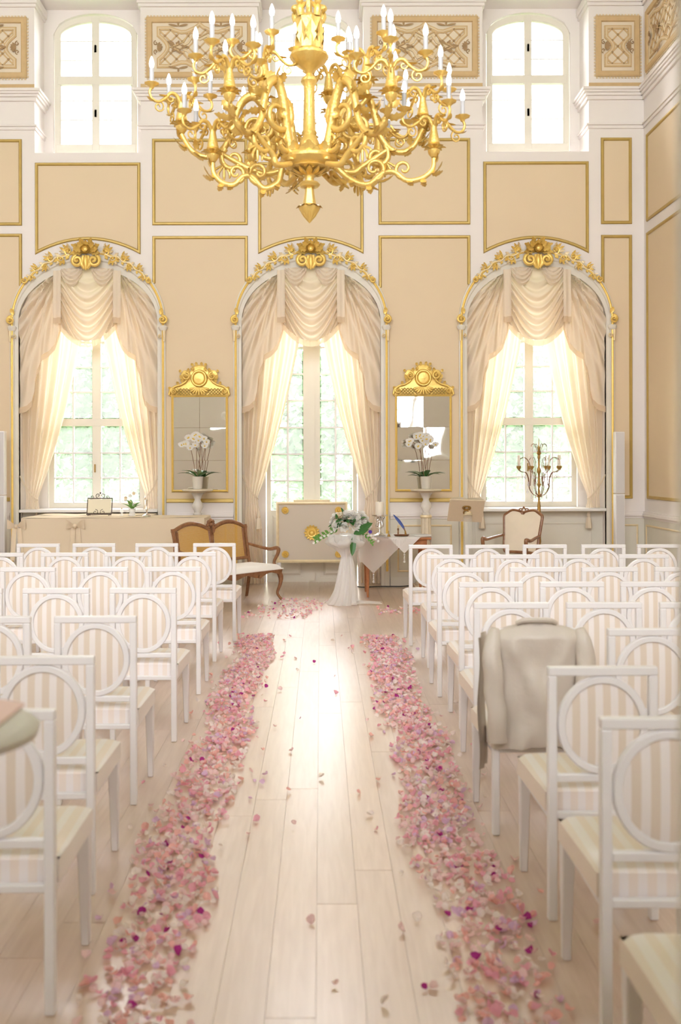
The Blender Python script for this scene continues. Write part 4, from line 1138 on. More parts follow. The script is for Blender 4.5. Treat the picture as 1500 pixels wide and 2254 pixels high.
for bx in (P(38, 1155, TY0).x, P(167, 1158, TY0).x):   # sash bows
    g = G(); z = .935; yy = TY0-.045
    for s in (-1, 1):
        def loop(a, v): 
            w = lerp(.012, .062, math.sin(a*PI*.5)); return (bx+s*(.015+.105*a), yy-.025*math.sin(PI*a)*math.cos(v*2*PI), z+.01+w*math.cos(v*2*PI)+.02*a)
        g.grid(loop, 8, 12)
        def rib(a, v): return (bx+s*(.03+.03*v)+lerp(-.03,.03,a), yy+.02-.01*math.sin(a*PI), z-.02-.42*v)
        g.grid(rib, 4, 10)
    g.ball((bx, yy-.02, z+.005), .028, 8, 6)
    g.map(lambda v: v-o).obj('bow', M['linen'], t, angle=70)
# things on the buffet
TB = TZ+.007
q = P(218, 1100, 13.35)
t = thing('book_stand', 'small wrought-iron stand holding an open book on the beige table', 'stand', (q.x, 13.35, TB))
W2, Hh = .165, .21
tilt = Matrix.Rotation(-.28, 4, 'X')
g = G(); R_ = [(-W2,.03),(W2,.03),(W2,.03+Hh),(-W2,.03+Hh)]
g.mold(R_, [(.006,-.006),(.006,.006),(-.006,.006),(-.006,-.006)])
for s in (-1, 1):
    g.tube([(x, -.02, z) for x, z in spiral(s*.05, .045, .04, .008, PI/2, PI/2+s*PI*2.4)], .005, 5)
    g.tube([(x, 0, z) for x, z in spiral(s*.03, .28, .035, .006, -PI/2, -PI/2+s*PI*2.2)], .005, 5)
    g.tube([(x, 0, z) for x, z in spiral(s*.10, .255, .03, .006, -PI/2, -PI/2+s*PI*2.2)], .004, 5)
g.tube([(-W2,-.035,.012),(W2,-.035,.012)], .007, 6); g.ball((0,0,.315), .012)
g.map(lambda v: tilt @ v).obj('iron_frame', M['iron'], t)
g = G()
for s in (-1, 1):
    g.tube([(s*.14,-.045,.008),(s*.14,-.01,.02),(s*.14,.09,.008)], .007, 6)
g.tube([(0,.045,.20),(0,.13,.008)], .006, 6); g.obj('foot', M['iron'], t)
G().box(-W2+.01, W2-.01, -.022, -.004, .035, .225).map(lambda v: tilt @ v).obj('open_book', M['paper'], t, bevel=.004, seg=1)
q = P(291, 1118, 13.30)
t = thing('flower_glass', 'little glass of pale blossoms and leaves on the beige table', 'vase', (q.x, 13.30, TB))
G().lathe([(0,0),(.04,0),(.045,.01),(.035,.03),(.045,.09),(.052,.10),(.046,.10),(.04,.05),(0,.03)], 18).obj('glass', M['crystal'], t)
for k in range(7):
    a = k*.9; G().leaf((0,0,.08), (math.cos(a), math.sin(a)*.5, 1.1), (-math.cos(a), -math.sin(a), .5), .15+.02*(k%3), .05, -.3).obj('leaf', M['green2'], t)
for k in range(6):
    a = k*1.15+.4; g = G()
    for j in range(6):
        b_ = 2*PI*j/6; g.leaf((.06*math.cos(a)-.03, -.03+.03*math.sin(a), .15+.03*k), (math.cos(b_), -.4, math.sin(b_)), (0,-1,.3), .032, .028, .3, n=4)
    g.obj('blossom', M['petalc' if k % 2 else 'petalw'], t)
q = P(323, 1124, 13.30)
t = thing('candlestick', 'slim silver candlestick with white candle on the beige table', 'candlestick', (q.x, 13.30, TB))
G().lathe([(0,0),(.055,0),(.05,.012),(.015,.03),(.010,.06),(.018,.08),(.009,.10),(.008,.19),(.018,.205),(.014,.215),(0,.215)], 18).obj('stem', M['silver'], t)
G().lathe([(0,.21),(.010,.21),(.009,.33),(0,.335)], 10).obj('candle', M['wax'], t)
q = P(268, 1112, 13.4)
t = thing('crystal_ornament', 'tiny crystal ornament between book stand and flower glass', 'ornament', (q.x, 13.4, TB))
G().lathe([(0,0),(.03,0),(.01,.02),(.025,.05),(.0,.09)], 8).obj('crystal_body', M['crystal'], t)
G().ball((.0,0,.095), .009, 6, 4).obj('crystal_tip', M['brass'], t)

# ------------------------------------------------------------------ column loudspeakers
def column_speaker(px, pytop, Y, where):
    p = P(px, pytop, Y); t = thing('column_speaker', 'slim white column loudspeaker %s' % where, 'loudspeaker', (p.x, Y, 0), 0, 'column loudspeakers')
    w = .066
    for z0, z1 in ((.03, 1.31), (1.318, p.z)):
        G().box(-w, w, -.02, .09, z0, z1).obj('cabinet', M['speaker'], t, bevel=.008)
        G().box(-w+.012, w-.012, -.026, -.019, z0+.015, z1-.015).obj('grille', M['grille'], t, bevel=.002, seg=1)
    G().box(-.18, .18, -.16, .20, 0, .03).obj('base_plate', M['speaker'], t, bevel=.006)
column_speaker(1365, 952, 13.75, 'standing in the right corner by the wall')
column_speaker(0, 947, 13.75, 'cut by the left picture edge')

# ------------------------------------------------------------------ cane settee
def cabriole(g, x, y, z1, sx, sy):
    pts = spl([(x, y, z1), (x+sx*.018, y+sy*.018, z1*.80), (x+sx*.012, y+sy*.012, z1*.55), (x-sx*.012, y-sy*.012, z1*.28), (x, y, .05), (x+sx*.025, y+sy*.025, .006)], 5)
    g.tube(pts, [.034,.036,.026,.020,.018,.017,.020], 9)
SET = Vector((-.488, 12.72, 0)); wd = Vector((.656, .755, 0)); dd = Vector((-.755, .656, 0))
L_, D_ = 1.28, .60
org = SET - wd*(L_/2)                              # origin: middle of the front edge on the floor
t = thing('cane_settee', 'walnut settee with double cane back and white seat', 'settee', org, math.atan2(wd.y, wd.x))
for x in (-L_/2+.03, L_/2-.03):
    s = 1 if x > 0 else -1
    g = G(); cabriole(g, x, .04, .36, s, -1); g.obj('front_leg', M['walnut'], t)
    g = G().tube(spl([(x, D_-.03, .42), (x, D_-.02, .25), (x, D_+.02, .02), (x, D_+.025, 0)], 5), [.026,.024,.02,.018], 8); g.obj('rear_leg', M['walnut'], t)
g = G()                                            # carved apron, scalloped lower edge
poly = [(-L_/2, .395), (L_/2, .395)] + [(lerp(L_/2-.02, -L_/2+.02, k/32), .335-.022*math.cos(lerp(0, 6*PI, k/32))+.02*(abs(k-16)/16)**2) for k in range(33)]
g.prism(poly, .0, .03)
for x in (-.22, .22):
    for k in range(5): a = lerp(-2.4, -.7, k/4); g.leaf((x, -.006, .35), (math.cos(a), 0, math.sin(a)), (0,-1,0), .045, .025, .2, thick=.004)
g.box(-L_/2, -L_/2+.03, .03, D_, .34, .395); g.box(L_/2-.03, L_/2, .03, D_, .34, .395); g.box(-L_/2, L_/2, D_-.03, D_, .34, .395)
g.obj('seat_apron', M['walnut'], t, bevel=.003, seg=1)
g = G()
def cush(a, v):
    e = min(1, min(a, 1-a)*14)*min(1, min(v, 1-v)*8)
    return (lerp(-L_/2-.005, L_/2+.005, a), lerp(-.012, D_-.02, v), .405+.055*math.sqrt(max(0, 1-(1-e)**2)))
g.grid(cush, 28, 14); g.box(-L_/2-.005, L_/2+.005, -.012, D_-.02, .395, .406)
g.obj('seat_cushion', M['uphol_w'], t, angle=60)
BY = lambda z: D_-.02+(z-.42)*.16                  # raked back
def topz(x):                                       # two humps with a dip in the middle and low ends
    u = abs(x)/(L_/2); return .905+.085*math.sin(PI*min(1, max(0, (u-.04)/.92)))**.9
g = G()
for s in (-1, 1):
    x = s*(L_/2-.02); g.tube([(x, BY(.40), .40), (x, BY(.6), .6), (x-s*.01, BY(.8), .8), (x, BY(.94), .94)], [.024,.022,.024,.028], 8)
    x = s*(L_/2-.075); g.tube([(x, BY(.52), .52), (x, BY(.88), .90)], [.018,.018], 6)
g.tube([(0, BY(.45), .42), (0, BY(.7), .7), (0, BY(.92), .93)], [.03,.035,.05], 8, flat=.5, up=(0,1,0))
g.tube([(x, BY(topz(x)), topz(x)) for x in (lerp(-L_/2+.005, L_/2-.005, k/40) for k in range(41))], .027, 8)
g.tube([(-L_/2+.02, BY(.51), .51), (L_/2-.02, BY(.51), .51)], .020, 8)
g.obj('back_frame', M['walnut'], t)
g = G()
for k in range(5):
    a = lerp(0, PI, k/4); g.ball((.05*math.cos(a), BY(.95)-.012, .965+.055*math.sin(a)), .026, 8, 6)
g.ball((0, BY(.95)-.012, .965), .032, 8, 6); g.leaf((0, BY(.9)-.04, .96), (0,0,-1), (0,-1,0), .11, .06, .15, thick=.005)
g.obj('back_crest', M['walnut'], t)
for s in (-1, 1):                                  # woven cane
    g = G(); x0, x1 = .045, L_/2-.09
    n = 46
    for k in range(n):
        x = lerp(x0, x1, (k+.5)/n); zt = topz(x)-.02
        g.hexa([(s*x-.003, BY(.53)-.001, .53), (s*x+.003, BY(.53)-.001, .53), (s*x+.003, BY(.53)+.001, .53), (s*x-.003, BY(.53)+.001, .53)],
               [(s*x-.003, BY(zt)-.001, zt), (s*x+.003, BY(zt)-.001, zt), (s*x+.003, BY(zt)+.001, zt), (s*x-.003, BY(zt)+.001, zt)])
    m_ = 36
    for k in range(m_):
        z = lerp(.53, .975, (k+.5)/m_)
        xs_ = [x for x in (lerp(x0, x1, j/40) for j in range(41)) if topz(x)-.01 > z]
        if len(xs_) > 1: 
            a_, b_ = sorted((s*xs_[0], s*xs_[-1])); g.box(a_, b_, BY(z)-.003, BY(z)-.001, z-.003, z+.003)
    g.obj('cane_panel', M['cane'], t, smooth=False)
for s in (-1, 1):
    g = G(); x = s*(L_/2-.01)
    g.tube(spl([(x, BY(.68), .69), (x+s*.02, D_-.15, .66), (x+s*.035, .26, .635), (x+s*.03, .13, .655), (x+s*.025, .085, .635), (x+s*.03, .11, .57), (x+s*.012, .15, .48), (x, .12, .40)], 6), [.018,.020,.022,.026,.026,.022,.020,.020], 8)
    g.obj('armrest', M['walnut'], t)

# ------------------------------------------------------------------ gilt-studded screen before the door
p0 = P(608, 1100, 14.30); p1 = P(765, 1238, 14.30)
cx = (p0.x+p1.x)/2; W = p1.x-p0.x
t = thing('low_screen', 'beige low screen with gilt frame and five sunburst rosettes', 'screen', (cx, 14.30, 0))
z0, z1 = p1.z, p0.z; h2 = W/2
G().box(-h2+.02, h2-.02, .0, .03, z0+.02, z1-.03).obj('screen_panel', mat('greige_panel', (.66, .58, .48), .7), t, smooth=False)
G().mold([(-h2, z0), (h2, z0), (h2, z1-.03), (-h2, z1-.03)], [(0,.04),(0,-.012),(-.02,-.02),(-.04,-.008),(-.04,.04)]).obj('gilt_frame', M['goldpale'], t)
G().box(-.26, .26, -.01, .03, z1-.032, z1).obj('top_bar', M['goldpale'], t, bevel=.004, seg=1)
for (x, z, r) in ((0, (z0+z1)/2-.02, .115), (-h2+.13, z1-.15, .055), (h2-.13, z1-.15, .055), (-h2+.13, z0+.12, .055), (h2-.13, z0+.12, .055)):
    g = G()
    for k in range(14):
        a = 2*PI*k/14; g.leaf((x+r*.45*math.cos(a), -.012, z+r*.45*math.sin(a)), (math.cos(a), -.08, math.sin(a)), (0,-1,0), r*.58, r*.36, .2, thick=.004)
    g.add(G().lathe([(0,.05),(r*.16,.048),(r*.22,.036),(r*.32,.046),(r*.42,.030),(r*.56,.034),(r*.66,.016),(r*.66,0)], 24), Matrix.Translation((x, 0, z)) @ Matrix.Rotation(PI/2, 4, 'X'))
    g.obj('rosette', M['gold'], t)
for s in (-1, 1):
    G().lathe([(0,0),(.016,0),(.024,.03),(.02,.10),(.03,.18),(.03,z0),(0,z0)], 12, (s*(h2-.04), .015, 0)).obj('foot', M['white'], t)

# ------------------------------------------------------------------ signing table
X0, X1, Y0_, Y1_, TZ2 = .56, 1.40, 12.90, 13.55, .775
tc_ = Vector(((X0+X1)/2, (Y0_+Y1_)/2, 0))
t = thing('signing_table', 'reddish wooden table with tapered legs carrying white lace cloths', 'table', tc_)
hx, hy = (X1-X0)/2, (Y1_-Y0_)/2
G().box(-hx-.03, hx+.03, -hy-.03, hy+.03, TZ2-.025, TZ2).obj('table_top', M['cherry'], t, bevel=.006)
G().box(-hx+.02, hx-.02, -hy+.02, hy-.02, TZ2-.15, TZ2-.025).obj('apron', M['cherry'], t, bevel=.003, seg=1)
G().lathe([(0,0),(.012,0),(.016,.012),(.0,.022)], 10, (hx*.55, -hy+.0, TZ2-.09)).obj('drawer_knob', M['brass'], t)
for sx in (-1, 1):
    for sy in (-1, 1):
        G().hexa([(sx*(hx-.05)-.014, sy*(hy-.05)-.014, 0), (sx*(hx-.05)+.014, sy*(hy-.05)-.014, 0), (sx*(hx-.05)+.014, sy*(hy-.05)+.014, 0), (sx*(hx-.05)-.014, sy*(hy-.05)+.014, 0)],
                 [(sx*(hx-.05)-.03, sy*(hy-.05)-.03, TZ2-.10), (sx*(hx-.05)+.03, sy*(hy-.05)-.03, TZ2-.10), (sx*(hx-.05)+.03, sy*(hy-.05)+.03, TZ2-.10), (sx*(hx-.05)-.03, sy*(hy-.05)+.03, TZ2-.10)]).obj('leg', M['cherry'], t, bevel=.003, seg=1)
def fold_cloth(ox, oy, half, rot, zt, drop=1.0):
    """square cloth lying on the table top; whatever passes the edge hangs down"""
    ca, sa = math.cos(rot), math.sin(rot)
    def f(a, v):
        u, w = lerp(-half, half, a), lerp(-half, half, v)
        x, y = ox+u*ca-w*sa, oy+u*sa+w*ca
        z = zt
        ex, ey = hx+.034, hy+.034
        dx, dy = max(0, abs(x)-ex), max(0, abs(y)-ey)
        hang = dx+dy if dx*dy == 0 else math.hypot(dx, dy)*1.1
        if dx: x = math.copysign(ex+.012+.02*math.sin(6*hang)+.01*math.sin(22*y), x)
        if dy: y = math.copysign(ey+.012+.012*math.sin(25*x), y)
        return (x, y, z-hang*drop)
    return G().grid(f, 44, 44)
for k, (ox, half, rot, zt, m, lab) in enumerate(((-.30, .58, PI/4, TZ2+.004, 'tulle2', 'sheer white lace cloth hanging in a point over the table front'), (.10, .40, PI/4, TZ2+.008, 'linen_w', 'smaller white cloth with beaded corner on the signing table'))):
    c_ = thing('table_cloth', lab, 'tablecloth', tc_, 0, 'cloths on the signing table')
    fold_cloth(ox, 0, half, rot, zt).obj('cloth_sheet', M[m], c_, angle=60)
    # beaded drop at the front corner
    yy = -hy-.05; zc = zt-(half*1.414-hy-.034)
    g = G()
    for j in range(5): g.ball((ox, yy, zc-.012-j*.024), .011 if j < 4 else .016, 8, 6)
    g.obj('bead_drop', M['crystal'], c_)
ZT2 = TZ2+.012
q = P(836, 1182, 13.12)
t = thing('silver_candle_holder', 'ornate silver holder with thick ivory pillar candle on signing table', 'candle holder', (q.x, 13.12, ZT2))
G().lathe([(0,0),(.075,0),(.078,.01),(.05,.022),(.022,.04),(.016,.08),(.03,.10),(.018,.125),(.016,.18),(.035,.205),(.02,.225),(.03,.245),(.10,.262),(.104,.275),(.05,.272),(0,.272)], 24).obj('stem', M['silver'], t)
for k in range(4):
    a = k*PI/2+.5; g = G().tube(spl([(.02*math.cos(a), .02*math.sin(a), .10), (.06*math.cos(a), .06*math.sin(a), .13), (.05*math.cos(a), .05*math.sin(a), .20), (.075*math.cos(a), .075*math.sin(a), .245)], 5), .008, 6); g.obj('scroll_arm', M['silver'], t)
cd = G().lathe([(0,.274),(.055,.274),(.055,.435),(.05,.445),(0,.425)], 20).obj('pillar_candle', M['wax'], t)
G().tube([(0,0,.425),(.002,0,.455)], .003, 5).obj('wick', M['cable'], cd)
q = P(884, 1184, 13.05)
t = thing('quill_stand', 'dark tray with blue feather quill and stamp on signing table', 'quill', (q.x, 13.05, ZT2))
G().lathe([(0,0),(.085,0),(.10,.012),(.105,.02),(.095,.018),(.08,.010),(0,.010)], 24, sy=.6).obj('tray', M['bronze'], t)
G().tube([(.055,0,.02),(.05,0,.06),(.03,-.005,.11)], [.014,.010,.004], 8).obj('ink_pot', M['brass'], t)
def qf(a, v):
    w = .020*math.sin(PI*min(1, v*.92+.08))**.7
    return (lerp(.045, -.10, v)-.03*math.sin(PI*v)*-.6, -.005+(a-.5)*.01, lerp(.08, .29, v)+ (a-.5)*2*w*.55 + .0) if False else (lerp(.045,-.11,v)+(a-.5)*2*w*.8, -.005+.006*math.sin(PI*a), .07+.215*v**.8+(a-.5)*2*w*.6)
G().grid(qf, 4, 14).obj('feather', M['blue'], t)
G().lathe([(0,.012),(.012,.012),(.008,.03),(.006,.07),(.014,.085),(.010,.10),(0,.105)], 10, (-.045,0,0)).obj('stamp', M['bronze'], t)
q = P(856, 1186, 12.96)
t = thing('hand_bell', 'tiny brass hand bell beside the silver candle holder', 'bell', (q.x, 12.96, ZT2))
G().lathe([(0,.035),(.008,.034),(.016,.025),(.020,.008),(.026,0),(.022,.002),(0,.03)], 14).obj('bell_cup', M['brass'], t)
G().lathe([(0,.034),(.005,.036),(.004,.06),(.007,.07),(0,.078)], 8).obj('bell_handle', M['brass'], t)
q = P(925, 1187, 13.2)
t = thing('booklet', 'thin white booklet lying at the right end of the signing table', 'booklet', (q.x, 13.15, ZT2), .3)
G().box(-.12, .12, -.085, .085, 0, .006).obj('cover', M['uphol_w'], t, bevel=.001, seg=1)
G().box(-.115, .122, -.08, .08, .006, .011).obj('pages', M['petalw'], t, smooth=False)

# ------------------------------------------------------------------ lectern
q = P(1030, 1125, 13.15)
t = thing('lectern', 'beige lectern board with gilt bow on a clear acrylic post', 'lectern', (q.x, 13.15, 0))
TL_, TR_, BR_, BL_ = P(980,1100,13.04), P(1052,1102,13.04), P(1076,1150,13.24), P(996,1146,13.24)
ex_ = ((TR_-TL_)+(BR_-BL_)).normalized(); ez_ = (TL_-BL_)+(TR_-BR_); ez_ = (ez_-ex_*ez_.dot(ex_)).normalized(); ey_ = ez_.cross(ex_)
bc_ = (TL_+TR_+BR_+BL_)/4 - Vector(t.location)
Mx = Matrix(((ex_.x, ey_.x, ez_.x, bc_.x), (ex_.y, ey_.y, ez_.y, bc_.y), (ex_.z, ey_.z, ez_.z, bc_.z), (0, 0, 0, 1)))
def lp(v): return Mx @ v
G().box(-.23, .23, -.012, .012, -.18, .18).map(lp).obj('board', mat('beige_board', (.70, .58, .42), .7, noise=.06, nscale=60), t, bevel=.004, seg=1)
g = G()
for s in (-1, 1): g.grid(lambda a, v: (s*lerp(0, .215, a), .014+.03*math.sin(PI*a)**.7, lerp(-.16, .188, v)), 8, 4)
g.map(lp).obj('open_book', M['paper'], t)
g = G()
for s in (-1, 1):
    g.tube([(s*(.012+.04*math.sin(a)), -.022, .03+.03*(1-math.cos(a))) for a in (PI*2*i/12 for i in range(13))], .008, 6)
    g.tube(spl([(0,-.022,.03),(s*.03,-.024,.0),(s*.025,-.024,-.04)], 4), .008, 6)
g.ball((0,-.026,.03), .014)
g.map(lp).obj('gilt_bow', M['brass'], t)
G().tube([(0,0,.03),(0,0,q.z-.03)], .058, 20).obj('acrylic_post', M['acrylic'], t)
G().lathe([(0,0),(.20,0),(.20,.02),(.19,.03),(0,.03)], 28).obj('acrylic_base', M['acrylic'], t)
G().tube([(0,0,q.z-.06),(0,.01,q.z)], [.062,.04], 12).obj('post_cap', M['goldpale'], t)

# ------------------------------------------------------------------ upholstered armchair
q = P(1120, 1240, 13.0)
t = thing('armchair', 'walnut framed armchair with cream upholstered back by right window', 'armchair', (P(1108, 1200, 12.85).x, 12.85, 0), math.radians(-34))
HW2, DD = .30, .54                                   # local: sitter faces -y
for s in (-1, 1):
    g = G(); cabriole(g, s*(HW2-.03), -.01, .38, s, -1); g.obj('front_leg', M['walnut'], t)
    G().tube(spl([(s*.23, DD, .44), (s*.23, DD+.01, .2), (s*.24, DD+.08, 0)], 5), [.026,.022,.02], 8).obj('rear_leg', M['walnut'], t)
g = G().prism([(-HW2,.41),(HW2,.41)]+[(lerp(HW2,-HW2,k/16), .345-.018*math.cos(lerp(0,4*PI,k/16))) for k in range(17)], -.03, 0)
g.box(-HW2, -HW2+.03, 0, DD, .35, .41); g.box(HW2-.03, HW2, 0, DD, .35, .41); g.box(-HW2, HW2, DD-.03, DD, .35, .41); g.obj('seat_rail', M['walnut'], t, bevel=.003, seg=1)
G().grid(lambda a, v: (lerp(-HW2-.004, HW2+.004, a), lerp(-.035, DD-.01, v), .41+.075*math.sqrt(max(0, 1-(1-min(1, min(a,1-a)*10)*min(1, min(v,1-v)*8))**2))), 18, 16).obj('seat_cushion', M['uphol_w'], t, angle=70)
AY = lambda z: DD+(z-.45)*.22
def outl(zlo=.56):
    pts = []
    for u, z in ((-.225,zlo),(-.245,.75),(-.262,.92),(-.268,1.02),(-.235,1.055),(-.16,1.10),(-.08,1.095),(0,1.075),(.08,1.095),(.16,1.10),(.235,1.055),(.268,1.02),(.262,.92),(.245,.75),(.225,zlo)): pts.append((u, AY(z), z))
    return pts
ring = spl(outl(), 5) + [Vector((0, AY(.56), .56))*1.0]
rg = spl(outl() + [(.10, AY(.55), .55), (-.10, AY(.55), .55)], 5, True)
G().tube(rg + [rg[0]], .022, 8).obj('back_frame', M['walnut'], t)
g = G(); ctr = Vector((0, AY(.82), .82))
def pad(sg): return lambda a, v: (lambda q_: tuple(ctr + (q_-ctr)*v + Vector((0, sg*(.012+.03*(1-v*v)), 0))))(rg[int(round(a*len(rg))) % len(rg)])
g.grid(pad(-1), len(rg), 6, True); g.grid(pad(1), len(rg), 6, True); g.obj('back_pad', M['uphol'], t, angle=70)
g = G()
for s in (-1, 1): g.tube([(x, AY(1.1)-.0, z) for x, z in [(s*(.045+.022*math.cos(a)), 1.105+.022*math.sin(a)) for a in (2*PI*i/10 for i in range(11))]], .008, 6)
g.tube([(.026*math.cos(a), AY(1.1), 1.105+.03*math.sin(a)) for a in (2*PI*i/10 for i in range(11))], .009, 6); g.ball((0, AY(1.1), 1.145), .014)
g.leaf((0, AY(1.08)-.02, 1.09), (0,0,-1), (0,-1,0), .05, .06, .1, thick=.01); g.obj('back_crest', M['walnut'], t)
for s in (-1, 1):
    x = s*.25
    G().tube(spl([(x, AY(.76), .77), (x+s*.03, DD-.15, .755), (x+s*.055, .16, .735), (x+s*.05, .05, .755), (x+s*.05, .025, .725), (x+s*.045, .06, .58), (x+s*.03, .11, .48), (x+s*.03, .10, .40)], 6), [.016,.02,.022,.027,.026,.022,.02,.02], 8).obj('armrest', M['walnut'], t)

# ------------------------------------------------------------------ floor candelabrum with crystals
q = P(1187, 1093, 13.72)
t = thing('floor_candelabrum', 'tall brass candelabrum hung with crystals before the right window', 'candelabrum', (q.x, 13.72, 0))
HZ = q.z
G().lathe([(0,0),(.16,0),(.165,.02),(.12,.035),(.06,.05),(.03,.10),(.02,.14)], 24).obj('base', M['brass'], t)
G().lathe([(.026,.13),(.026,.60),(.022,.62),(.030,.66),(.026,.70),(.024,HZ-.14),(.016,HZ-.08),(.014,HZ-.02),(.04,HZ-.01),(.042,HZ),(.02,HZ+.012),(.016,HZ+.06),(.012,HZ+.12),(.03,HZ+.16),(.018,HZ+.18),(.014,HZ+.30),(.028,HZ+.33),(.028,HZ+.37),(.014,HZ+.40),(.012,HZ+.50),(.022,HZ+.53),(.016,HZ+.56),(.034,HZ+.59),(.012,HZ+.63),(.02,HZ+.66),(.006,HZ+.70),(.003,HZ+.80)], 14).obj('stem', M['brass'], t)
for k in range(8):
    a = 2*PI*k/8+.25; ca, sa = math.cos(a), math.sin(a); R3 = .295
    r = lambda q_, z: (q_*ca, q_*sa, HZ+z)
    arm = G().tube(spl([r(.03,.0), r(.09,.03), r(.14,.11), r(.155,.24), r(.19,.32), r(.255,.335), r(R3,.36)], 5), .0058, 6).obj('arm', M['bronze'], t)
    G().lathe([(0,.0),(.008,.0),(.012,.012),(.026,.03),(.028,.055),(.022,.055),(0,.04)], 12, r(R3,.36)).obj('candle_cup', M['brass'], arm)
    G().lathe([(0,.04),(.011,.04),(.011,.20),(0,.205)], 10, r(R3,.36)).obj('candle', M['wax'], arm)
    g = G().tube(spl([r(.13,.14), r(.12,.35), r(.15,.47), r(.21,.53), r(.27,.515), r(.285,.49)], 5), .0042, 5); g.obj('spray_wire', M['bronze'], t)
    g = G()
    for (rr_, z) in ((.285,.485),(.20,.30),(.25,.31),(.155,.20),(.11,.03),(.17,.10)):
        g.lathe([(0,.0),(.008,-.012),(.004,-.022),(.011,-.045),(0,-.075)], 6, r(rr_, z))
    tag(g.obj('crystal_drops', M['crystal'], t), kind='stuff')
    if k % 2 == 0:
        G().tube(spl([r(.012,.58), r(.04,.66), r(.07,.715), r(.105,.71), r(.115,.68)], 5), .005, 5).obj('spray_wire', M['bronze'], t)
        G().lathe([(0,.0),(.008,-.012),(.011,-.04),(0,-.07)], 6, r(.115,.675)).obj('crystal_drops', M['crystal'], t)

# ------------------------------------------------------------------ floor cable beside the door
pts = spl([P(768,1279,14.35), P(785,1283,14.0), P(800,1290,13.9), P(830,1291,13.98), P(862,1292,13.98), P(885,1285,13.98), P(905,1278,14.08)], 6)
c_ = G().tube([(v.x, min(v.y, 14.05), .012) for v in pts], .008, 6).obj('power_cable', M['cable'])
tag(c_, 'black power cable lying on the floor along the wall', 'cable')
# ------------------------------------------------------------------ flower arrangement on a tulle-wrapped pillar
q = P(762, 1330, 12.30)
ZP = .86
t = thing('tulle_pillar', 'flower pillar wrapped in white tulle trailing on the floor', 'pillar', (q.x, 12.30, 0))
PROF = [(0,.155),(.08,.135),(.3,.115),(.55,.085),(.68,.062),(.74,.085),(.82,.15),(.92,.21),(1,.20)]
def tw(a, v):
    th = 2*PI*a; r = interp(PROF, v)
    k = 1+.10*math.sin(9*th+3*v)+.06*math.sin(17*th-5*v)
    trail = (1-v)**5
    return (r*k*math.cos(th)*(1+.25*trail)-.05*trail+.03*v*(1-v), r*k*math.sin(th)*(1+.2*trail), lerp(.005, ZP, v)+.012*math.sin(5*th)*v*(1-trail))
G().grid(tw, 80, 34, True).obj('tulle_wrap', M['tulle'], t, angle=80)
def tt(a, v):
    return (lerp(.05, .42, v)+.02*math.sin(9*a), lerp(-.14, .12, a)*(1-.3*v)-.04*v, .012+.03*abs(math.sin(7*a+2*v))*(1-v*.5))
G().grid(tt, 24, 16).obj('tulle_train', M['tulle'], t, angle=80)
G().lathe([(0,0),(.09,0),(.09,.02),(.035,.05),(.03,ZP-.06),(.10,ZP-.02),(.12,ZP-.01),(0,ZP-.01)], 20).obj('pillar_core', M['white'], t)
def tw2(a, v):                                     # puffed collar under the bouquet
    th = 2*PI*a; r = .10+.13*math.sin(PI*v)**.7
    k = 1+.12*math.sin(7*th)+.07*math.sin(13*th+2)
    return (r*k*math.cos(th), r*k*math.sin(th), ZP-.16+.15*v+.015*math.sin(4*th))
G().grid(tw2, 60, 12, True).obj('tulle_collar', M['tulle'], t, angle=80)

t = thing('flower_arrangement', 'bouquet of white and cream roses with green leaves on tulle pillar', 'bouquet', (q.x+.04, 12.30, ZP))
def rose_geo(r):
    g = G()
    for ring, (n, rr, tilt, w) in enumerate(((3, .15, .15, .8), (5, .40, .35, .85), (6, .62, .75, .95), (7, .78, 1.15, 1.0))):
        for k in range(n):
            a = 2*PI*k/n+ring*.5; d = Vector((math.cos(a)*math.sin(tilt), math.sin(a)*math.sin(tilt), math.cos(tilt)))
            b = Vector((math.cos(a)*rr*r*.5, math.sin(a)*rr*r*.5, -r*.25))
            g.leaf(b, d, (-math.cos(a)*math.cos(tilt), -math.sin(a)*math.cos(tilt), math.sin(tilt)), r*1.0, r*w*1.1, .25 if ring < 2 else -.18, n=5)
    g.ball((0,0,0), r*.42, 8, 6)
    return g
RW = rose_geo(.058).mesh('rose', M['petalw']); RC = rose_geo(.055).mesh('rose', M['petalc'])
rf = random.Random(5)
spots = []
for k in range(30):
    a = rf.uniform(0, 2*PI); e = rf.uniform(.05, 1.25); R = .20
    spots.append((R*1.15*math.cos(a)*math.cos(e*.75), R*.8*math.sin(a)*math.cos(e*.75), .08+.19*math.sin(e)))
for k, sp_ in enumerate(spots):
    o_ = link('rose', RC if (k % 5 == 0 and sp_[0] < .08) else RW, t, sp_)
    d = Vector((sp_[0], sp_[1], sp_[2]-.02)).to_track_quat('Z', 'Y'); o_.rotation_euler = d.to_euler(); o_.scale = (rf.uniform(.8,1.2),)*3
for k in range(26):
    a = rf.uniform(0, 2*PI); R = .12
    G().leaf((R*math.cos(a), R*.8*math.sin(a), .06+rf.uniform(0,.16)), (math.cos(a), math.sin(a)*.8, rf.uniform(-.3,.5)), (0, -.5, 1), rf.uniform(.10,.17), .06, -.2).obj('leaf', M['green'], t)
def frond(pts, n, L, W, m):
    g = G(); sp_ = spl(pts, 6); g.tube(sp_, .004, 5)
    for k in range(n):
        i = int(lerp(3, len(sp_)-1, k/(n-1))); d = (sp_[min(i+1, len(sp_)-1)]-sp_[i-1]).normalized()
        for s in (-1, 1): g.leaf(sp_[i], d*.7+Vector((0,-.25,s*.7)), (0,-1,.3), L, W, .1, n=4)
    g.obj('frond', M[m], t)
frond([(-.10,-.06,.10),(-.22,-.10,.05),(-.33,-.11,-.01),(-.40,-.10,-.05)], 7, .07, .035, 'green2')
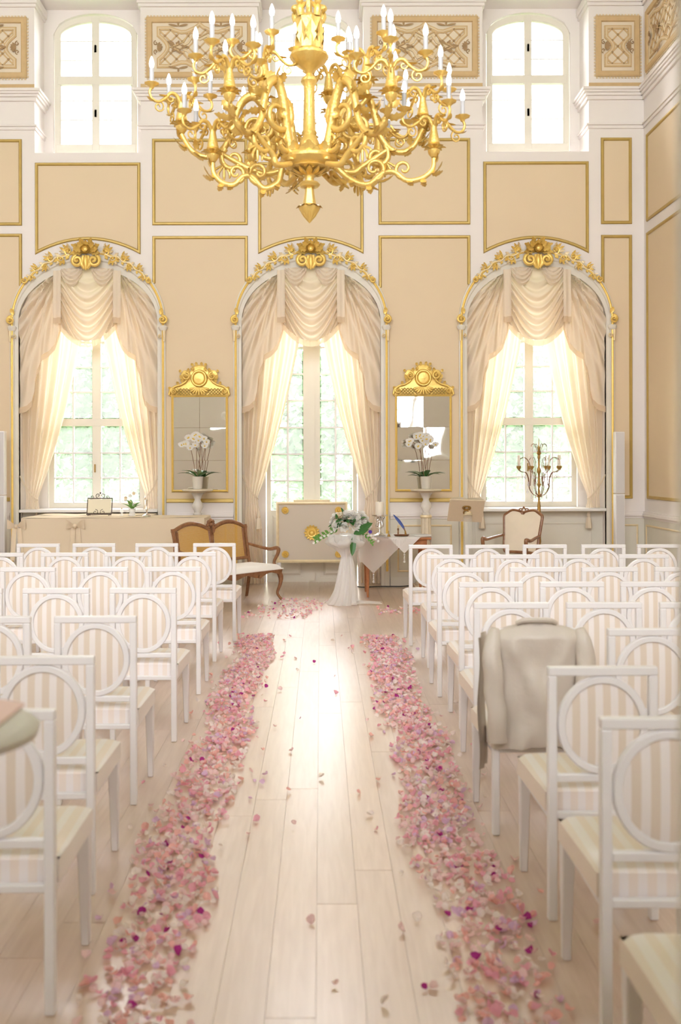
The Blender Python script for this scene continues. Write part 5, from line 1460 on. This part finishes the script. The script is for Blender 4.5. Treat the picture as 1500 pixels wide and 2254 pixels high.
frond([(.08,-.1,.10),(.19,-.12,.0),(.27,-.12,-.09)], 6, .05, .022, 'green2')
for (b_, d, L, W) in (((.06,-.13,.03),(.85,-.2,.45),.27,.085), ((.05,-.15,.02),(.9,-.2,.25),.20,.08), ((.05,-.16,.0),(-.12,-.15,-1),.26,.075), ((-.14,-.1,.16),(-.3,-.2,.9),.12,.04), ((-.05,-.08,.24),(-.5,-.1,.8),.12,.03)):
    G().leaf(b_, d, (.2,-1,.4), L, W, .12).obj('leaf', M['green'], t)
for k in range(12):                                # trailing small blossoms
    u = k/11; s = -1 if k % 2 else 1
    b_ = (s*lerp(.2, .44 if s < 0 else .36, u), -.13, lerp(.05, -.08, u)+rf.uniform(-.015,.015))
    g = G()
    for j in range(5): a = 2*PI*j/5; g.leaf(b_, (math.cos(a), -.5, math.sin(a)), (0,-1,0), .026, .022, .3, n=4)
    g.obj('small_blossom', M['petalw'], t)
g = G()
for j in range(6): a = 2*PI*j/6; g.leaf((.25,-.14,.045), (math.cos(a), -.5, math.sin(a)), (0,-1,0), .035, .03, .3, n=4)
g.obj('violet_blossom', M['violet'], t)

# ------------------------------------------------------------------ rose petals on the floor
PC = [('pale_pink', (.92, .70, .70)), ('salmon', (.93, .57, .52)), ('pink', (.92, .50, .60)), ('lilac', (.80, .58, .77)), ('magenta', (.48, .06, .30)), ('cream_pink', (.93, .85, .81))]
PMAT = [cloth('petal_'+n, c, .4) for n, c in PC]
WT = [.32, .17, .20, .09, .02, .20]
def petal_geo(v):
    r = random.Random(v); g = G(); n = 8; L, W = .019, .015+.003*r.random()
    def f(a, u):
        th = 2*PI*a; rr = u
        x = W*rr*math.cos(th); y = L*rr*math.sin(th)*(1.0 if math.sin(th) > 0 else .8)
        cup = .010*(rr**2)*(1+.5*math.cos(2*th+v)) + .003*math.sin(3*th+v)*rr
        return (x, y, cup)
    return g.grid(f, n, 2, True)
PG = [petal_geo(v) for v in range(4)]
PME = {}
def petal_mesh(v, c):
    if (v, c) not in PME: PME[(v, c)] = PG[v].mesh('rose_petal', PMAT[c])
    return PME[(v, c)]
rp = random.Random(21)
def tri(a, b): return rp.triangular(a, b)
PET = []
def strip(x0, x1, y0, y1, n, side, edge=.12):
    for _ in range(n):
        y = rp.uniform(y0, y1)
        if y < 4.2 and rp.random() < .42*(4.2-y)/1.2: continue
        w = .03*math.sin(y*2.3)+.02*math.sin(y*5.1)
        x = (rp.uniform(x0, x1) if rp.random() < .45 else rp.triangular(x0, x1)) + w
        if rp.random() < .055: x += (rp.expovariate(1/edge))*(1 if side == 'left' else -1)
        if rp.random() < .06: x += (rp.expovariate(1/edge))*(-1 if side == 'left' else 1)*.7
        PET.append((x, y, side))
strip(-.80, -.45, 2.95, 10.05, 2300, 'left'); strip(.40, .78, 2.95, 9.95, 2500, 'right')
for _ in range(230):
    y = rp.uniform(11.1, 12.75); u = (y-11.1)/1.65; PET.append((rp.uniform(-.95+.45*u, -.05+.25*u)-.05, y, 'far'))
for _ in range(70): PET.append((rp.uniform(.66, 1.2), rp.uniform(11.4, 11.95), 'far right'))
PET.sort(key=lambda p: p[1])
drift = {'left': G(), 'right': G(), 'far': G(), 'far right': G()}
cnt = 0
for (x, y, side) in PET:
    v = rp.randrange(4); c = rp.choices(range(6), WT)[0]
    if y < 4 and rp.random() < .06: c = rp.choice((3, 4, 1))
    s = rp.uniform(.65, 1.25); z = .002+abs(rp.gauss(0, .006)); rot = (rp.gauss(0, .45), rp.gauss(0, .45), rp.uniform(0, 2*PI))
    z += .006*s*(abs(rot[0])+abs(rot[1]))
    px = HOR_X+x/y*F_PX
    if cnt < 300 and y > 3.02 and 0 < px < 1500:
        o_ = link('rose_petal', petal_mesh(v, c), None, (x, y, z), rot); o_.scale = (s, s, s); cnt += 1
        where = {'left': 'left', 'right': 'right'}.get(side, 'far')
        tag(o_, 'loose %s rose petal at the near end of the %s aisle drift' % (PC[c][0].replace('_', ' '), where), 'petal', '%s rose petals near the camera, %s drift' % (PC[c][0].replace('_', ' '), where))
    else:
        g = drift[side]; g.cur = c
        tmp = G(); tmp.v = PG[v].v; tmp.f = PG[v].f; tmp.m = [c]*len(PG[v].f)
        g.add(tmp, Matrix.Translation((x, y, z)) @ Matrix.Rotation(rot[2], 4, 'Z') @ Matrix.Rotation(rot[1], 4, 'Y') @ Matrix.Rotation(rot[0], 4, 'X') @ Matrix.Scale(s, 4))
for side, lab in (('left', 'drift of pink rose petals along the left aisle chairs'), ('right', 'drift of pink rose petals along the right aisle chairs'), ('far', 'scatter of pink petals before the cane settee'), ('far right', 'small scatter of pink petals before the signing table')):
    tag(drift[side].obj('rose_petal_drift', PMAT), lab, 'petals', None, 'stuff')
# ------------------------------------------------------------------ chandelier
KX, KY, KZ, KS = -.068, 6.5, 3.302, 6.5/F_PX
kz = lambda py: EYE-(py-HOR_Y)*KS-KZ               # photo row at the chandelier axis -> local height
ch = thing('chandelier', 'huge gilded baroque chandelier with electric candles', 'chandelier', (KX, KY, KZ))
def prof(pts): return [(max(0, w*KS), kz(y)) for w, y in pts]
fin = G().lathe(prof([(0,492),(7,484),(15,473),(21,462),(23,457),(14,450),(13.5,447),(10,425),(9.5,414)]), 24, flute=6, famp=.06)
for k in range(8):
    a = 2*PI*k/8; r = 19*KS
    fin.leaf((r*.75*math.cos(a), r*.75*math.sin(a), kz(456)), (math.cos(a)*.9, math.sin(a)*.9, .35), (math.cos(a), math.sin(a), 1), .045, .045, -.5, thick=.004)
    fin.leaf((r*.9*math.cos(a+.4), r*.9*math.sin(a+.4), kz(458)), (-math.cos(a+.4)*.5, -math.sin(a+.4)*.5, -1), (math.cos(a+.4), math.sin(a+.4), 0), .085, .05, .05, thick=.003)
fin.obj('pine_finial', M['goldch'], ch)
G().lathe(prof([(9.5,414),(20,412),(24,407),(20,402),(11,400),(10,394),(12,388)]), 28).obj('finial_ring', M['goldch'], ch)
G().lathe(prof([(12,388),(22,381),(40,374),(46,372),(44,369),(54,364),(62,356),(63,350),(58,344),(56,339),(46,336),(20,335)]), 48, flute=16, famp=.018).obj('hub_bowl', M['goldch'], ch)
g = G()
for k in range(12):
    a = 2*PI*k/12; r = 55*KS
    g.leaf((r*math.cos(a), r*math.sin(a), kz(352)), (math.cos(a)*.25, math.sin(a)*.25, 1), (math.cos(a), math.sin(a), 0), .085, .07, .2, lobes=2, thick=.004)
    g.leaf((14*KS*math.cos(a), 14*KS*math.sin(a), kz(386)), (math.cos(a), math.sin(a), .25), (math.cos(a)*.2, math.sin(a)*.2, -1), .09, .04, -.12, thick=.003)
g.obj('hub_leaves', M['goldch'], ch)
G().lathe(prof([(20,336),(24,325),(21,312),(15,300),(17,292),(14,286),(13,250),(12,215),(12.5,190),(18,180),(17,174),(10,168),(7,163)]), 32, flute=8, famp=.03).obj('column', M['goldch'], ch)
G().lathe(prof([(7,163),(10,157),(24,147),(38,135),(43,127),(42,121),(34,116),(30,112)]), 40, flute=14, famp=.025).obj('upper_bowl', M['goldch'], ch)
g = G().lathe(prof([(30,112),(31,95),(27,75),(28,58),(31,46),(25,38),(8,34)]), 36, flute=9, famp=.06)
for k in range(9):
    a = 2*PI*k/9; r = 29*KS; g.leaf((r*math.cos(a), r*math.sin(a), kz(110)), (0,0,1), (math.cos(a), math.sin(a), 0), .17, .06, .06, lobes=3, thick=.004)
g.obj('acanthus_basket', M['goldch'], ch)
for k in range(5):                                 # putti on the rim of the basket
    a = 2*PI*k/5-2.2; r = 29*KS; b_ = Vector((r*math.cos(a), r*math.sin(a), kz(44)))
    g = G().tube([b_, b_+Vector((.008*math.cos(a), .008*math.sin(a), .03)), b_+Vector((.012*math.cos(a), .012*math.sin(a), .055)), b_+Vector((.012*math.cos(a), .012*math.sin(a), .068))], [.022,.026,.02,.010], 10)
    g.ball(tuple(b_+Vector((.014*math.cos(a), .014*math.sin(a), .088))), .024, 10, 8)
    for s in (-1, 1): g.leaf(b_+Vector((0,0,.045)), (-s*math.sin(a), s*math.cos(a), .5), (math.cos(a), math.sin(a), 0), .06, .035, .2, thick=.004)
    g.obj('cherub', M['goldch'], ch)
g = G().lathe([(6.5*KS, kz(40)), (6.5*KS, 9.3-KZ-.12)], 20, flute=5, famp=.10); g.obj('suspension_rod', M['goldch'], ch)
G().lathe([(.02, 9.3-KZ-.16), (.10, 9.3-KZ-.10), (.16, 9.3-KZ-.03), (.17, 9.3-KZ)], 24).obj('ceiling_rose', M['goldch'], ch)

# shared pieces: socket vase, curved candle branch with drip pan, sleeve, bulb
vg = G().lathe([(0,-.07),(.018,-.065),(.036,-.04),(.040,-.02),(.028,-.012),(.050,.0),(.054,.008),(.034,.016),(.040,.022),(.034,.05),(.024,.10),(.019,.135),(.022,.142),(.012,.148),(0,.148)], 18)
for k in range(8):
    a = 2*PI*k/8; vg.leaf((.03*math.cos(a), .03*math.sin(a), -.01), (math.cos(a), math.sin(a), .45), (-.3*math.cos(a), -.3*math.sin(a), 1), .052, .034, -.25, n=5, thick=.003)
    vg.leaf((.012*math.cos(a), .012*math.sin(a), -.065), (math.cos(a)*.4, math.sin(a)*.4, 1), (math.cos(a), math.sin(a), 0), .05, .028, .1, n=5, thick=.003)
V_ME = vg.mesh('socket_vase', M['goldch'])
bg_ = G().tube(spl([(.01,0,.135),(.035,0,.178),(.075,0,.185),(.115,0,.145),(.16,0,.115),(.205,0,.125),(.222,0,.165),(.208,0,.198)], 5), [.012,.014,.013,.011,.010,.009,.009,.009], 7)
bg_.tube([(x, 0, z) for x, z in spiral(.16, .083, .040, .008, PI*.6, PI*.6+PI*2.4, 14)], .006, 6)
bg_.tube([(x, 0, z) for x, z in spiral(.075, .150, .032, .006, PI*.5, PI*.5-PI*2.2, 14)], .006, 6)
bg_.leaf((.09,0,.165), (1,0,-.5), (0,0,1), .07, .035, .4, thick=.003); bg_.leaf((.19,0,.115), (1,0,-.4), (0,0,1), .05, .03, .8, thick=.003)
bg_.lathe([(0,.19),(.012,.19),(.018,.205),(.045,.218),(.048,.224),(.040,.223),(.016,.222),(0,.222)], 18, (.208,0,0), flute=8, famp=.06)
B_ME = bg_.mesh('candle_branch', M['goldch'], angle=60)
C_ME = G().lathe([(0,.22),(.0145,.22),(.0145,.322),(0,.322)], 14, (.208,0,0)).mesh('candle_sleeve', M['sleeve'])
U_ME = G().lathe([(0,.322),(.010,.322),(.0155,.338),(.0165,.352),(.013,.372),(.006,.392),(0,.402)], 14, (.208,0,0)).mesh('candle_bulb', M['bulb'])

def arm(dx, dy, zv, low=False, n_br=4, ph=.78):
    R = math.hypot(dx, dy); az = math.atan2(dy, dx); k = R/.84
    W_ = lambda r, z, off=0: (r*math.cos(az)-off*math.sin(az), r*math.sin(az)+off*math.cos(az), z-KZ)
    g = G(); dz = zv-3.95
    if not low:
        main = [W_(.15,3.69), W_(.19,3.86), W_(.27*k+.02,4.05+dz*.5), W_(.36*k,4.13+dz*.6), W_(.44*k,4.09+dz*.7), W_(.49*k,3.97+dz*.8), W_(.52*k,3.85+dz*.9), W_(.59*k,3.76+dz), W_(.68*k,3.73+dz), W_(.77*k,3.77+dz), W_(.84*k,3.88+dz)]
        g.tube(spl(main, 6), [.030,.030,.032,.032,.028,.024,.022,.020,.020,.019,.016], 9)
        g.tube([W_(x, z) for x, z in spiral(.345*k, 3.93+dz*.4, .125, .022, PI*.65, PI*.65+PI*2.6, 26)], [.026,.022,.018,.014,.012], 8)
        g.tube([W_(x, z) for x, z in spiral(.50*k, 3.72+dz*.6, .085, .014, PI*.3, PI*.3-PI*2.4, 20)], [.020,.015,.010], 7)
        g.tube([W_(x, z) for x, z in spiral(.245*k, 3.79+dz*.2, .075, .014, -PI*.2, -PI*.2-PI*2.2, 18)], [.018,.013,.009], 7)
        g.tube(spl([W_(.16,3.66), W_(.28,3.63), W_(.40*k,3.66+dz*.5), W_(.52*k,3.72+dz*.8), W_(.60*k,3.76+dz)], 6), [.018,.022,.020,.018,.014], 7)
        fan = W_(.56*k, 3.68+dz*.8)
        L = ((.36,4.13,(.6,.7),.16,.11,.4),(.36,4.12,(-.7,.5),.13,.10,.4),(.47,4.03,(.9,.1),.14,.09,.5),(.50,3.92,(.8,-.4),.13,.09,.4),(.60,3.77,(.4,-.8),.10,.07,.4),(.68,3.74,(.9,-.3),.13,.08,.4),(.80,3.80,(.9,-.4),.15,.08,.7),(.84,3.85,(.8,.5),.10,.07,.5),(.74,3.78,(.2,.9),.10,.06,.3),(.30,3.80,(.5,-.6),.11,.07,.3))
        ro = W_(.345*k, 3.93+dz*.4)
        for j in range(6):
            for o_ in (-.03, .03):
                a = 2*PI*j/6; c0 = W_(.345*k, 3.93+dz*.4, o_)
                g.leaf(c0, Vector(W_(.345*k+math.cos(a), 3.93+dz*.4+math.sin(a), o_))-Vector(c0), Vector((-math.sin(az), math.cos(az), 0))*(1 if o_ > 0 else -1), .042, .035, .5, n=4)
    else:
        main = [W_(.18,3.66), W_(.28*k,3.57+dz+.2), W_(.40*k,3.53+dz+.2), W_(.50*k,3.60+dz+.2), W_(.58*k,3.60+dz+.2), W_(.66*k,3.545+dz+.2), W_(.76*k,3.555+dz+.2), W_(.83*k,3.61+dz+.2), W_(.84*k,3.68+dz+.2)]
        g.tube(spl(main, 6), [.021,.021,.020,.020,.018,.018,.018,.017,.015], 9)
        g.tube([W_(x, z) for x, z in spiral(.44*k, 3.63+dz+.2, .075, .012, -PI*.5, -PI*.5+PI*2.4, 20)], [.018,.013,.009], 7)
        g.tube([W_(x, z) for x, z in spiral(.64*k, 3.62+dz+.2, .06, .010, -PI*.6, -PI*.6-PI*2.3, 18)], [.016,.011,.008], 7)
        fan = W_(.56*k, 3.56+dz+.2)
        L = ((.40,3.53,(.2,-1),.10,.06,.3),(.50,3.60,(.7,.6),.10,.07,.3),(.30,3.57,(-.3,-.8),.09,.06,.3),(.76,3.55,(.3,-.9),.09,.06,.4),(.82,3.59,(1,-.5),.15,.07,.8),(.84,3.66,(.8,.4),.09,.06,.4),(.66,3.55,(.6,-.7),.09,.06,.3))
        L = tuple((r, z+dz+.2, d, l, w, c) for r, z, d, l, w, c in L)
        dz = 0
    for r, z, d, l, w, c in L:
        b0 = Vector(W_(r*k, z+(0 if low else dz*(r/.84)))); dr = Vector(W_(d[0], d[1]+KZ))
        for o_ in (-.6, .6):
            nn = Vector((-math.sin(az), math.cos(az), 0))*o_ + Vector((0, 0, .55))
            g.leaf(b0, dr+Vector((-math.sin(az), math.cos(az), 0))*o_*.55, nn, l*.72, w*.62, c*1.3, lobes=4, n=12, thick=.004)
    for j in range(0 if low else 5):               # pierced palmette hanging under the arm
        a = lerp(-PI*.82, -PI*.18, j/4); f0 = Vector(fan)
        tip = f0+Vector((math.cos(a)*math.cos(az)*.075, math.cos(a)*math.sin(az)*.075, math.sin(a)*.105))
        mid = f0.lerp(tip, .6)+Vector((math.cos(a)*math.cos(az)*.03, math.cos(a)*math.sin(az)*.03, 0))
        g.tube(spl([f0, mid, tip], 5), [.007,.009,.010,.004], 6)
    ob = g.obj('scroll_arm', M['goldch'], ch, angle=60)
    vp = Vector(W_(R, zv))
    link('socket_vase', V_ME, ob, vp)
    for j in range(n_br):
        rz = az+ph+2*PI*j/n_br
        for nm, me in (('candle_branch', B_ME), ('candle_sleeve', C_ME), ('candle_bulb', U_ME)): link(nm, me, ob, vp, (0, 0, rz))
for dx, dy, z, nb, ph in ((-.84,.04,3.97,4,.6),(-.48,-.45,4.0,5,.4),(.50,-.50,3.98,4,.7),(.74,-.02,3.98,4,.5),(.50,.66,3.98,4,.8),(-.42,.68,3.98,4,.8)):
    arm(dx, dy, z, False, nb, ph)
for dx, dy, z, ph in ((-.29,-.08,4.21,.3),(.37,-.10,4.20,.5),(.13,.34,4.27,.7)):   # sockets riding on the scroll tops
    g = G().tube(spl([(dx*.9, dy*.9, z-KZ-.16), (dx*1.02, dy*1.02, z-KZ-.11), (dx, dy, z-KZ-.06)], 5), [.022,.016,.014], 8)
    for k in range(5):
        a = 2*PI*k/5; g.leaf((dx, dy, z-KZ-.13), (math.cos(a), math.sin(a), .7), (-math.cos(a), -math.sin(a), 1), .08, .04, -.4, lobes=3, n=10, thick=.004)
    ob = g.obj('upper_socket', M['goldch'], ch, angle=60)
    link('socket_vase', V_ME, ob, (dx, dy, z-KZ))
    for j in range(4):
        for nm, me in (('candle_branch', B_ME), ('candle_sleeve', C_ME), ('candle_bulb', U_ME)): link(nm, me, ob, (dx, dy, z-KZ), (0, 0, ph+PI/2*j))
for dx, dy, z in ((-.62,-.10,3.74),(.80,-.12,3.76),(-.14,.58,3.88),(.47,.36,3.84),(.10,-.70,3.60)):
    if z > 3.65: arm(dx, dy, z, True, 4, .5)
# ------------------------------------------------------------------ garden beyond the windows
lawn = struct('lawn', G().box(-40, 40, YB+.05, 70, -.25, -.15).mesh('lawn', M['lawn'], smooth=False), 'green lawn outside the windows')
lawn2 = struct('ground_behind', G().box(-40, 40, -30, -2.6, -.25, -.15).mesh('ground_behind', M['lawn'], smooth=False), 'lawn behind the camera side of the building')
def crown_geo(seed, n, rx, rz, size):
    r = random.Random(seed); g = G(); blobs = []
    for _ in range(14):
        a = r.uniform(0, 2*PI); e = r.uniform(-1, 1); q = r.uniform(.25, .8)
        blobs.append((rx*q*math.cos(a)*math.sqrt(1-e*e), rx*q*math.sin(a)*math.sqrt(1-e*e), rz*q*e, r.uniform(.35, .55)))
    vs = []; fs = []
    for i in range(n):
        bx, by, bz, br = r.choice(blobs)
        d = Vector((r.gauss(0,1), r.gauss(0,1), r.gauss(0,1))).normalized()
        c = Vector((bx, by, bz)) + Vector((d.x*rx, d.y*rx, d.z*rz))*br*r.uniform(.75, 1.05)
        u = Vector((r.gauss(0,1), r.gauss(0,1), r.gauss(0,.6))).normalized(); w = u.cross(d+Vector((.01,.02,.3))).normalized()
        s = size*r.uniform(.6, 1.3)
        vs += [c-u*s, c+w*s*.5, c+u*s, c-w*s*.5]; fs.append((4*i, 4*i+1, 4*i+2, 4*i+3))
    return g._a(vs, fs)
LM = [cloth('foliage_green', (.065, .12, .06), .3, tcol=(.09, .165, .06)), cloth('foliage_pale', (.11, .16, .10), .3, tcol=(.13, .20, .10)), cloth('foliage_deep', (.045, .09, .045), .3, tcol=(.065, .125, .045))]
CR = [crown_geo(s, 3800, 1.5, 2.0, .12).mesh('crown', LM[k], smooth=False) for k, s in ((0, 1), (1, 2), (2, 3))]
TRK = G().tube(spl([(0,0,-.2),(.08,.02,1.2),(-.05,0,2.4),(.05,0,3.4)], 5), [.20,.16,.12,.06], 9).mesh('trunk', M['bark'])
SH = [crown_geo(9+k, 2200, .75, .95, .10).mesh('shrub_foliage', LM[(k+1) % 3], smooth=False) for k in range(2)]
TREES = [(-4.9,21.8,2.5,2,'dense dark'),(-.2,21.8,2.4,0,'rounded'),(4.5,21.8,2.5,0,'spreading'),(-7.4,26,3.2,0,'broad'),(-4.2,26,3.4,1,'pale'),(-1.0,26,3.4,1,'pale'),(2.2,26,3.3,2,'dense dark'),(5.4,26,3.4,1,'pale'),(8.6,26,3.2,2,'dense dark')]
WH = {0: 'left window', 1: 'middle door', 2: 'right window'}
for i, (x, y, z, k, ad) in enumerate(TREES):
    wn = WH[0 if x < -4 else (1 if x < 2.5 else 2)]
    t = thing('garden_tree', '%s green tree in the garden beyond the %s, %s' % (ad, wn, ('nearer the building', 'standing further back')[y > 23.2]), 'tree', (x, y, -.15), i*1.3, 'trees in the garden')
    o_ = link('crown', CR[k], t, (0, 0, z+.15)); o_.scale = (1, 1, z/2.4)
    link('trunk', TRK, t)
for i, (x, y) in enumerate(((-5.2,18.8),(-3.5,18.8),(-.95,18.8),(.75,18.8),(3.2,18.8),(4.9,18.8))):
    t = thing('garden_shrub', 'leafy shrub below the trees beyond the %s, %s one' % (WH[i//2], ('left', 'right')[i % 2]), 'shrub', (x, y, -.15), i, 'shrubs in the garden')
    link('foliage', SH[i % 2], t, (0, 0, .85))
    G().tube([(0,0,-.1),(.03,0,.5),(0,.02,.9)], [.05,.04,.02], 6).obj('stem', M['bark'], t)
